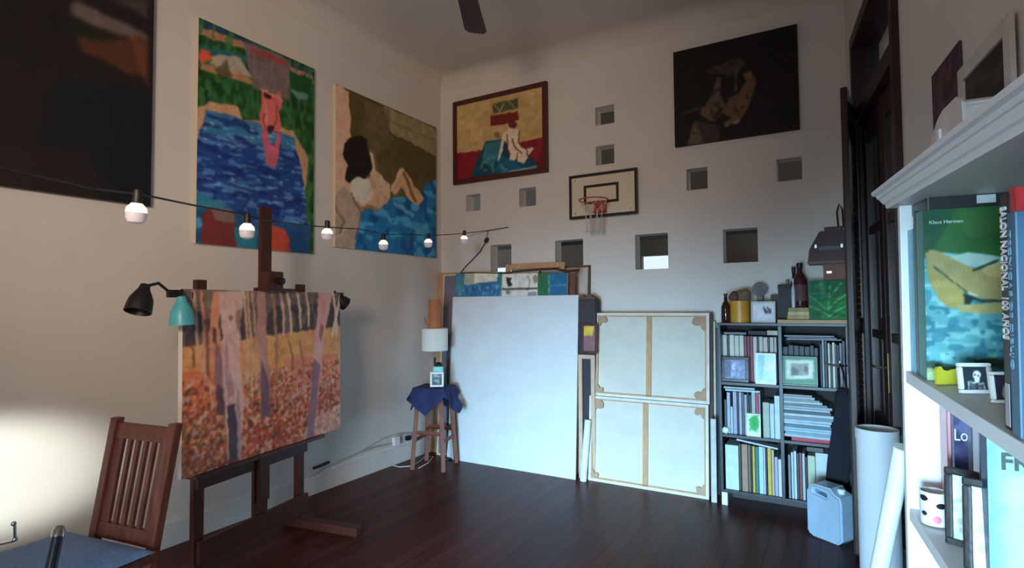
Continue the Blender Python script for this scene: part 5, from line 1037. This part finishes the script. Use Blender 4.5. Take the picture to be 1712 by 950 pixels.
# horizontal black book on top
s0 = bl(0, s1-.03, 1545, 350).x; zt3 = z1+.0005
t = thing('book', 'black book lying flat on top of the green-covered art book, white label on it', 'book', BC @ Vector((s1-.03, .12, zt3)))
bm = B(); bb(bm, (s1-.12, .02, zt3), (s1-.004, .26, zt3+.024), .002); obj('cover', bm, cm((28, 32, 36), .4), t)
q = loc(BC, 0, s1-.004, 1633, 342); q2 = loc(BC, 0, s1-.004, 1665, 342)
bm = B(); bb(bm, (s1-.0045, q.y, zt3+.006), (s1-.003, q2.y, zt3+.020)); obj('paper_label', bm, cm((200, 206, 206), .6), t)
# near books at the right edge
def nb(px0, px1, ptop, col, label, b0, py=600, depth=.2, zb=Z2, name='book'): return sbook(name, px0, px1, py, ptop, zb, col, label, b0=b0, depth=depth)
t, s0, s1n, z1, dp, b0 = nb(1678, 1692, 322, (14, 15, 18), 'black book with large white spine lettering, standing near the right edge', .012, depth=.21)
SPM = frame(BC @ Vector((s0, b0-.0008, Z2)), BC.to_3x3() @ Vector((1, 0, 0)), BC.to_3x3() @ Vector((0, 0, 1)))
def spine_text(t, s, sA, wid, zhi, zlo, m_, M0=SPM):   # reads downward
    Mt = M0 @ T(sA, 0, zhi) @ Ry(PI/2); return text('spine_title', s, wid, Mt, m_, t, width=zhi-zlo, bold=.0006)
za = bl(1, b0, 1680, 345).z-Z2; zb_ = bl(1, b0, 1686, 568).z-Z2; wsp = s1n-s0
spine_text(t, 'SALON NACIONAL  100 AÑOS', wsp*.15, wsp*.95, za, zb_, cm((238, 240, 240), .5))
za = bl(1, b0, 1688, 642).z-Z2; zb_ = bl(1, b0, 1690, 714).z-Z2
bm = B(); box(bm, (wsp*.25, -.0006, zb_), (wsp*.72, .0004, za), SPM); obj('spine_label', bm, cm((176, 178, 186), .6), t)
pr_ = s1n
t, s0, s1, z1, dp, b0 = nb(1692.5, 1704, 312, (196, 44, 50), 'red book between the black one and the blue one at the right edge', .014)
s0b = s1+.0005
t = thing('book', 'slate blue book with small pale spine lettering at the right picture edge', 'book', BC @ Vector((s0b+.012, .1, Z2)))
bm = B(); hB = bl(1, .01, 1706, 352).z; bb(bm, (s0b, .006, Z2+.001), (s0b+.022, .21, hB), .002); obj('cover', bm, cm((60, 104, 134), .4), t)
M2 = frame(BC @ Vector((s0b, .0052, Z2)), BC.to_3x3() @ Vector((1, 0, 0)), BC.to_3x3() @ Vector((0, 0, 1)))
Mt = M2 @ T(.004, 0, hB-Z2-.02) @ Ry(PI/2); text('spine_title', 'TECNICAS DE DIBUJO', .010, Mt, cm((110, 146, 168), .5), t, width=(hB-Z2)*.62)
ss = s0b+.0225
for wd, hh, col, lab in ((.018, .25, (206, 214, 214), 'white book just past the slate blue one'), (.03, .27, (150, 50, 60), 'crimson book past the white one near the viewer'), (.025, .24, (40, 60, 80), 'navy book nearest the viewer on the upper shelf')):
    sbook('book', 0, 0, 0, 0, Z2, col, lab, s=(ss, ss+wd), h=hh, b0=.02); ss += wd+.0005
# small framed skeleton print + second print
def standing(name, label, px0, px1, py0, py1, zsh, bw, m_, base_, draw, seed, dy=0, rot=-.35, th=.008, gain=1.2):
    p = bl(2, zsh, (px0+px1)/2, py1); w_ = (px1-px0)/F_PX*((BC @ p)-CAM).dot(cf); h_ = (py1-py0)/F_PX*((BC @ p)-CAM).dot(cf)
    xd = rh.copy(); xd.rotate(Matrix.Rotation(rot, 3, 'Z').to_quaternion()) if rot else None
    P0_ = (BC @ p)-xd*w_/2+Vector((0, 0, .0015)); M = frame(P0_, xd, (0, .12, 1)); t = thing(name, label, 'picture frame', P0_+xd*w_/2)
    frame4(t, M, w_, h_, bw*w_, m_, -th/2, th/2); A = Art(M @ T(bw*w_*.95, 0, bw*w_*.95), w_*(1-1.9*bw), h_-1.9*bw*w_, .0008, base_, gain, seed, .0003, .006); A.fw = w_
    if draw: draw(A)
    A.build('print', th*.4, t, m=MAT_COVER); return t, M, w_, h_
def skel(A):
    W = (226, 230, 226)
    A.ell(1633, 627, 7, 7, W); A.poly([(1629, 632), (1638, 633), (1637, 640), (1630, 640)], W); A.ell(1630, 627, 1.6, 1.8, (34, 42, 48)); A.ell(1636, 628, 1.6, 1.8, (34, 42, 48))
    A.line([(1619, 638), (1620, 651)], 1.6, W); A.line([(1645, 641), (1647, 655)], 1.6, W); A.line([(1622, 638), (1630, 641)], 1.5, W); A.line([(1637, 642), (1645, 641)], 1.5, W)
    for k in range(4): A.line([(1623, 641+3*k), (1631, 642+3*k)], 1.2, (150, 154, 156)); A.line([(1635, 643+3*k), (1642, 643+3*k)], 1.2, (150, 154, 156))
standing('picture_frame', 'small white-framed print of a skeleton bust standing on the upper shelf', 1607, 1658, 609, 660, Z2, .13, M_WHITE, (40, 50, 58), skel, 420, rot=-.12)
standing('picture_frame', 'second small white-framed dark print half hidden by the black book', 1661, 1700, 624, 676, Z2, .14, M_WHITE, (46, 44, 54), lambda A: A.ell(1684, 655, 8, 14, (170, 168, 150)), 421, rot=-.12)
# yellow ornament card
p = bl(2, Z2, 1586, 645); Py = BC @ p; k = (Py-CAM).dot(cf)/F_PX
M = frame(Py-rh*18*k+Vector((0, 0, .002)), rh, (0, .1, 1)); bm = B(); prism(bm, [(0, 0), (40*k, 0), (41*k, 26*k), (28*k, 25*k), (20*k, 22*k), (12*k, 24*k), (9*k, 30*k), (3*k, 29*k), (0, 22*k)], 0, .006, M)
o = obj('paper_ornament', bm, cm((196, 190, 50), .6)); tag(o, 'small yellow paper ornament left of the skeleton print', 'ornament')
# lower shelf: books, mug, dark frames, FR book
t, s0, s1, z1, dp, b0 = sbook('book', 1571.5, 1583, 720, 672, Z3, (206, 150, 160), 'pink-spined book on the lower shelf of the white bookcase', b0=.055, depth=.17, h=.235)
t, s0, s1, z1, dp, b0 = sbook('book', 1583, 1590, 720, 672, Z3, (64, 66, 106), 'dusky violet book with white letters Lo on the lower shelf', b0=.06, depth=.17, s=(s1+.002, s1+.022), h=.235)
CM2 = frame(BC @ Vector((s1+.0004, .06, Z3+.001)), BC.to_3x3() @ Vector((0, 1, 0)), BC.to_3x3() @ Vector((0, 0, 1)))
A = Art(CM2, .17, .233, .002, (70, 72, 110), 1.2, 430, .003, .02); A.speck(.03, .02, .55, (48, 50, 84), .8); A.speck(.02, .03, .72, (106, 108, 146), .7); A.build('cover_picture', .0006, t, (60, 60, 100), MAT_COVER)
q = loc(CM2, 1, 0, 1594, 736); q2 = loc(CM2, 1, 0, 1616, 736); text('cover_title', 'Lo', .03, CM2 @ T(q.x, -.0008, q.z), cm((220, 224, 230), .5), t, width=q2.x-q.x)
sL = s1+.001
t, s0, s1, z1, dp, b0 = sbook('book', 1618, 1626, 780, 700, Z3, (150, 164, 184), 'grey-blue book beside the violet one on the lower shelf', b0=.08, depth=.17)
t, s0, s1, z1, dp, b0 = sbook('book', 1627, 1638, 780, 705, Z3, (196, 206, 226), 'pale lavender book left of the large pale teal one', b0=.07, depth=.17)
sF = bl(1, .035, 1640, 800).x; sF1 = bl(1, .035, 1651, 800).x; zF = bl(1, .035, 1645, 722).z
t = thing('book', 'large pale teal book with letters FR on its cover, lower shelf at the right edge', 'book', BC @ Vector(((sF+sF1)/2, .12, Z3)))
bm = B(); bb(bm, (sF, .035, Z3+.001), (sF1, .037, zF)); bb(bm, (sF, .035, Z3+.001), (sF+.002, .235, zF)); bb(bm, (sF1-.002, .035, Z3+.001), (sF1, .235, zF)); obj('cover', bm, cm((58, 76, 112), .4), t)
bm = B(); bb(bm, (sF+.002, .037, Z3+.004), (sF1-.002, .23, zF-.003)); obj('pages', bm, cm((176, 206, 200), .7), t)
CM3 = frame(BC @ Vector((sF1+.0004, .035, Z3+.001)), BC.to_3x3() @ Vector((0, 1, 0)), BC.to_3x3() @ Vector((0, 0, 1)))
A = Art(CM3, .20, zF-Z3-.001, .002, (156, 190, 192), .95, 440, .004, .04); A.poly([(1640, 700), (1664, 700), (1664, 960), (1640, 960)], (128, 186, 190), .7); A.poly([(1680, 800), (1720, 800), (1720, 960), (1680, 960)], (190, 206, 196), .8); A.build('cover_picture', .0006, t, (150, 196, 200), MAT_COVER)
q = loc(CM3, 1, 0, 1672, 784); q2 = loc(CM3, 1, 0, 1722, 790); q3 = loc(CM3, 1, 0, 1672, 755); text('cover_title', 'FR', (q3.z-q.z)*1.35, CM3 @ T(q.x, -.0008, q.z), cm((70, 86, 84), .5), t, width=q2.x-q.x, bold=.0008)
sbook('book', 0, 0, 0, 0, Z3, (190, 180, 160), 'sand-coloured book past the large teal one, nearest the viewer', s=(sF1+.27, sF1+.295), h=.2, b0=.05)
# mug
p = bl(2, Z3, 1563, 878); Pm = BC @ p; k = (Pm-CAM).dot(cf)/F_PX; rM = 20*k; hM = 54*k; Pm = Pm+Vector((0, 0, .003))
t = thing('mug', 'white mug with black and pink splashes on the lower shelf of the bookcase', 'mug', Pm)
bm = B(); lathe(bm, [(0, 0), (rM*.92, 0), (rM, .004), (rM, hM), (rM*.93, hM), (rM*.9, .006), (0, .006)], T(*Pm), 32); obj('body', bm, cm((232, 234, 236), .25), t, True)
def patch(a0, a1, z0, z1, col, nm): 
    bm = B(); n_ = 8; V = []
    for i in range(n_+1):
        a = a0+(a1-a0)*i/n_; e = math.sin(PI*i/n_)**.5; zm = (z0+z1)/2; V.append((bm.verts.new(Pm+Vector((rM*1.006*math.cos(a), rM*1.006*math.sin(a), zm-(zm-z0)*e-.0001))), bm.verts.new(Pm+Vector((rM*1.006*math.cos(a), rM*1.006*math.sin(a), zm+(z1-zm)*e+.0001)))))
    for i in range(n_): bm.faces.new((V[i][0], V[i+1][0], V[i+1][1], V[i][1]))
    obj(nm, bm, cm(col, .3), t)
va_ = math.atan2(CAM.y-Pm.y, CAM.x-Pm.x)
patch(va_-1.2, va_-.4, hM*.72, hM*.9, (30, 30, 36), 'black_mark'); patch(va_+.1, va_+.9, hM*.55, hM*.72, (30, 30, 36), 'black_mark'); patch(va_-1.0, va_-.5, hM*.28, hM*.42, (40, 40, 48), 'black_mark'); patch(va_-.15, va_+.5, hM*.1, hM*.34, (206, 120, 150), 'pink_mark')
hdv = Vector((math.cos(va_+1.6), math.sin(va_+1.6), 0)); bm = B(); tube(bm, [Pm+hdv*rM*.97+Vector((0, 0, hM*.8)), Pm+hdv*(rM*1.35)+Vector((0, 0, hM*.75)), Pm+hdv*(rM*1.4)+Vector((0, 0, hM*.45)), Pm+hdv*rM*.97+Vector((0, 0, hM*.25))], rM*.13, 8); obj('handle', bm, cm((232, 234, 236), .25), t, True)
# two dark carved frames
M_DKF = mat('dark_carved_frame', (30, 27, 30), .5, .15, 40, .2)
dr = lambda A: (A.speck(.01, .008, .62, (160, 176, 166), .7), A.speck(.02, .01, .7, (190, 190, 170), .6))
p = bl(2, Z3, 1606, 905); D_ = ((BC @ p)-CAM).dot(cf); 
def dkframe(px0, px1, py0, py1, dep, label, seed, ang):
    a = at(dep, px0, py1); k = dep/F_PX; w_ = (px1-px0)*k; h_ = (py1-py0)*k; xd = rh.copy(); xd.rotate(Matrix.Rotation(ang, 3, 'Z').to_quaternion())
    M = frame(a, xd, (0, .06, 1)); t = thing('picture_frame', label, 'picture frame', M @ Vector((w_/2, 0, 0)))
    frame4(t, M, w_, h_, .0115, M_DKF, -.005, .006)
    A = Art(M @ T(.011, 0, .011), w_-.022, h_-.022, .0015, (216, 226, 220), 1.2, seed, .001, .01); dr(A); A.build('print', .003, t, m=MAT_COVER); return t
dkframe(1581, 1650, 782, 908, D_, 'dark carved frame with pale print on the lower shelf, behind its twin', 450, -.9)
dkframe(1612, 1665, 800, 962, D_-.13, 'dark carved frame with pale print on the lower shelf, nearer the viewer', 451, -.9)
# below: jar
Z4 = Z3-.34
p = bl(0, .10, 1550, 905); Pj = BC @ Vector((.12, .06, Z4)); 
t = thing('jar', 'dark blue jar with a pale lid on the lowest visible shelf', 'jar', Pj)
bm = B(); lathe(bm, [(0, .001), (.042, .001), (.045, .01), (.045, .17), (.038, .18), (0, .18)], T(*Pj), 24); obj('body', bm, cm((40, 66, 110), .3), t, True)
bm = B(); lathe(bm, [(0, .18), (.04, .18), (.04, .2), (0, .2)], T(*Pj), 24); obj('lid', bm, cm((196, 196, 180), .4), t, True)
# white moulded plastic piece on top
zc = ZTOP+.0373
P5 = BC @ Vector((.10, .13, zc)); 
t = thing('plastic_tub', 'white faceted upturned plastic tub on top of the white bookcase', 'tub', P5)
def on_top(px, py, b_=.1): return loc(BC, 1, b_, px, py)
b5 = .025; pts = [on_top(*q, b5) for q in [(1560, 245), (1561, 196), (1576, 182), (1592, 176), (1650, 171), (1664, 180), (1680, 215)]]
lo = on_top(1556, 240, b5).x; hi = lo+.16; hT = on_top(1592, 176, b5).z-zc
prof_ = [(lo, 0), (lo+.001, .55), (lo+.018, .74), (lo+.045, .92), (lo+.07, 1.0), (hi-.02, 1.02), (hi, .9), (hi+.01, 0)]
bm = B(); prism(bm, [(x, zc+.001+f*hT) for x, f in prof_], b5, b5+.08, BC); bmesh.ops.bevel(bm, geom=bm.edges[:], offset=.005, segments=2, affect='EDGES'); obj('shell', bm, cm((206, 200, 198), .4), t, True)
bm = B(); box(bm, (lo+.05, b5-.004, zc+hT*.35), (lo+.065, b5, zc+hT*.75), BC, .001); obj('moulded_rib', bm, cm((216, 212, 212), .4), t)
Pq = BC @ Vector((lo-.03, .04, zc)); t = thing('figurine', 'little white turned figurine at the far end of the bookcase top', 'figurine', Pq)
bm = B(); lathe(bm, [(0, .001), (.012, .001), (.012, .008), (.006, .014), (.009, .022), (.005, .03), (.007, .036), (.0, .044)], T(*Pq), 16); obj('body', bm, M_WHITE, t, True)
bm = B(); lathe(bm, [(0, .001), (.01, .001), (.01, .008), (0, .012)], T(Pq.x+.0, Pq.y, Pq.z) @ T(0, 0, .043)); obj('head', bm, M_WHITE, t, True)
# ------------------------------------------------------------------ pictures on the right wall
def rw(px, py): return loc(RW, 1, -.012, px, py)
def wallpic(s0, s1, z0, z1, bw, m_, base_, label, draw, seed, name='picture_frame'):
    M = RW @ T(s0, -.006 if name == 'poster' else -.014, z0); t = thing(name, label, 'picture', M @ Vector(((s1-s0)/2, 0, 0))); frame4(t, M, s1-s0, z1-z0, bw, m_, -.003 if name == 'poster' else -.008, .005)
    A = Art(M @ T(bw-.002, 0, bw-.002), s1-s0-2*bw+.004, z1-z0-2*bw+.004, .006, base_, 1.2, seed, .008, .03); draw(A); A.build('picture', .004, t); return t
a = rw(1555, 125); c = rw(1601, 72); d = rw(1558, 205)
wallpic(a.x, c.x, 1.98, (a.z+c.z)/2, .006, cm((70, 60, 90), .5), (62, 34, 38), 'small dark red poster with mottled portraits on the right wall above the bookcase', lambda A: (A.speck(.05, .05, .6, (96, 60, 62), .8), A.speck(.04, .04, .7, (40, 30, 70), .7), A.speck(.03, .03, .78, (120, 84, 80), .7)), 460, 'poster')
a = rw(1606, 118); c = rw(1694, 20); 
wallpic(a.x, c.x, 1.88, (a.z+c.z)/2-.0, .045, cm((214, 210, 202), .5), (36, 28, 28), 'white-framed dark picture with diagonal streaks on the right wall above the bookcase', lambda A: (A.speck(.08, .01, .6, (70, 64, 62), .7), A.speck(.03, .03, .74, (96, 62, 58), .6)), 461)
# leaning sheets between tube and bookcase
a = onZ(.02, 1376, 1440); c = at(1.17, 1510, 748)
bm = B(); tube(bm, [a, c], .018, 14); o = obj('paper_roll', bm, cm((214, 222, 222), .6), None, True); tag(o, 'slim off-white paper roll leaning on the white bookcase beside the thick tube', 'paper roll')
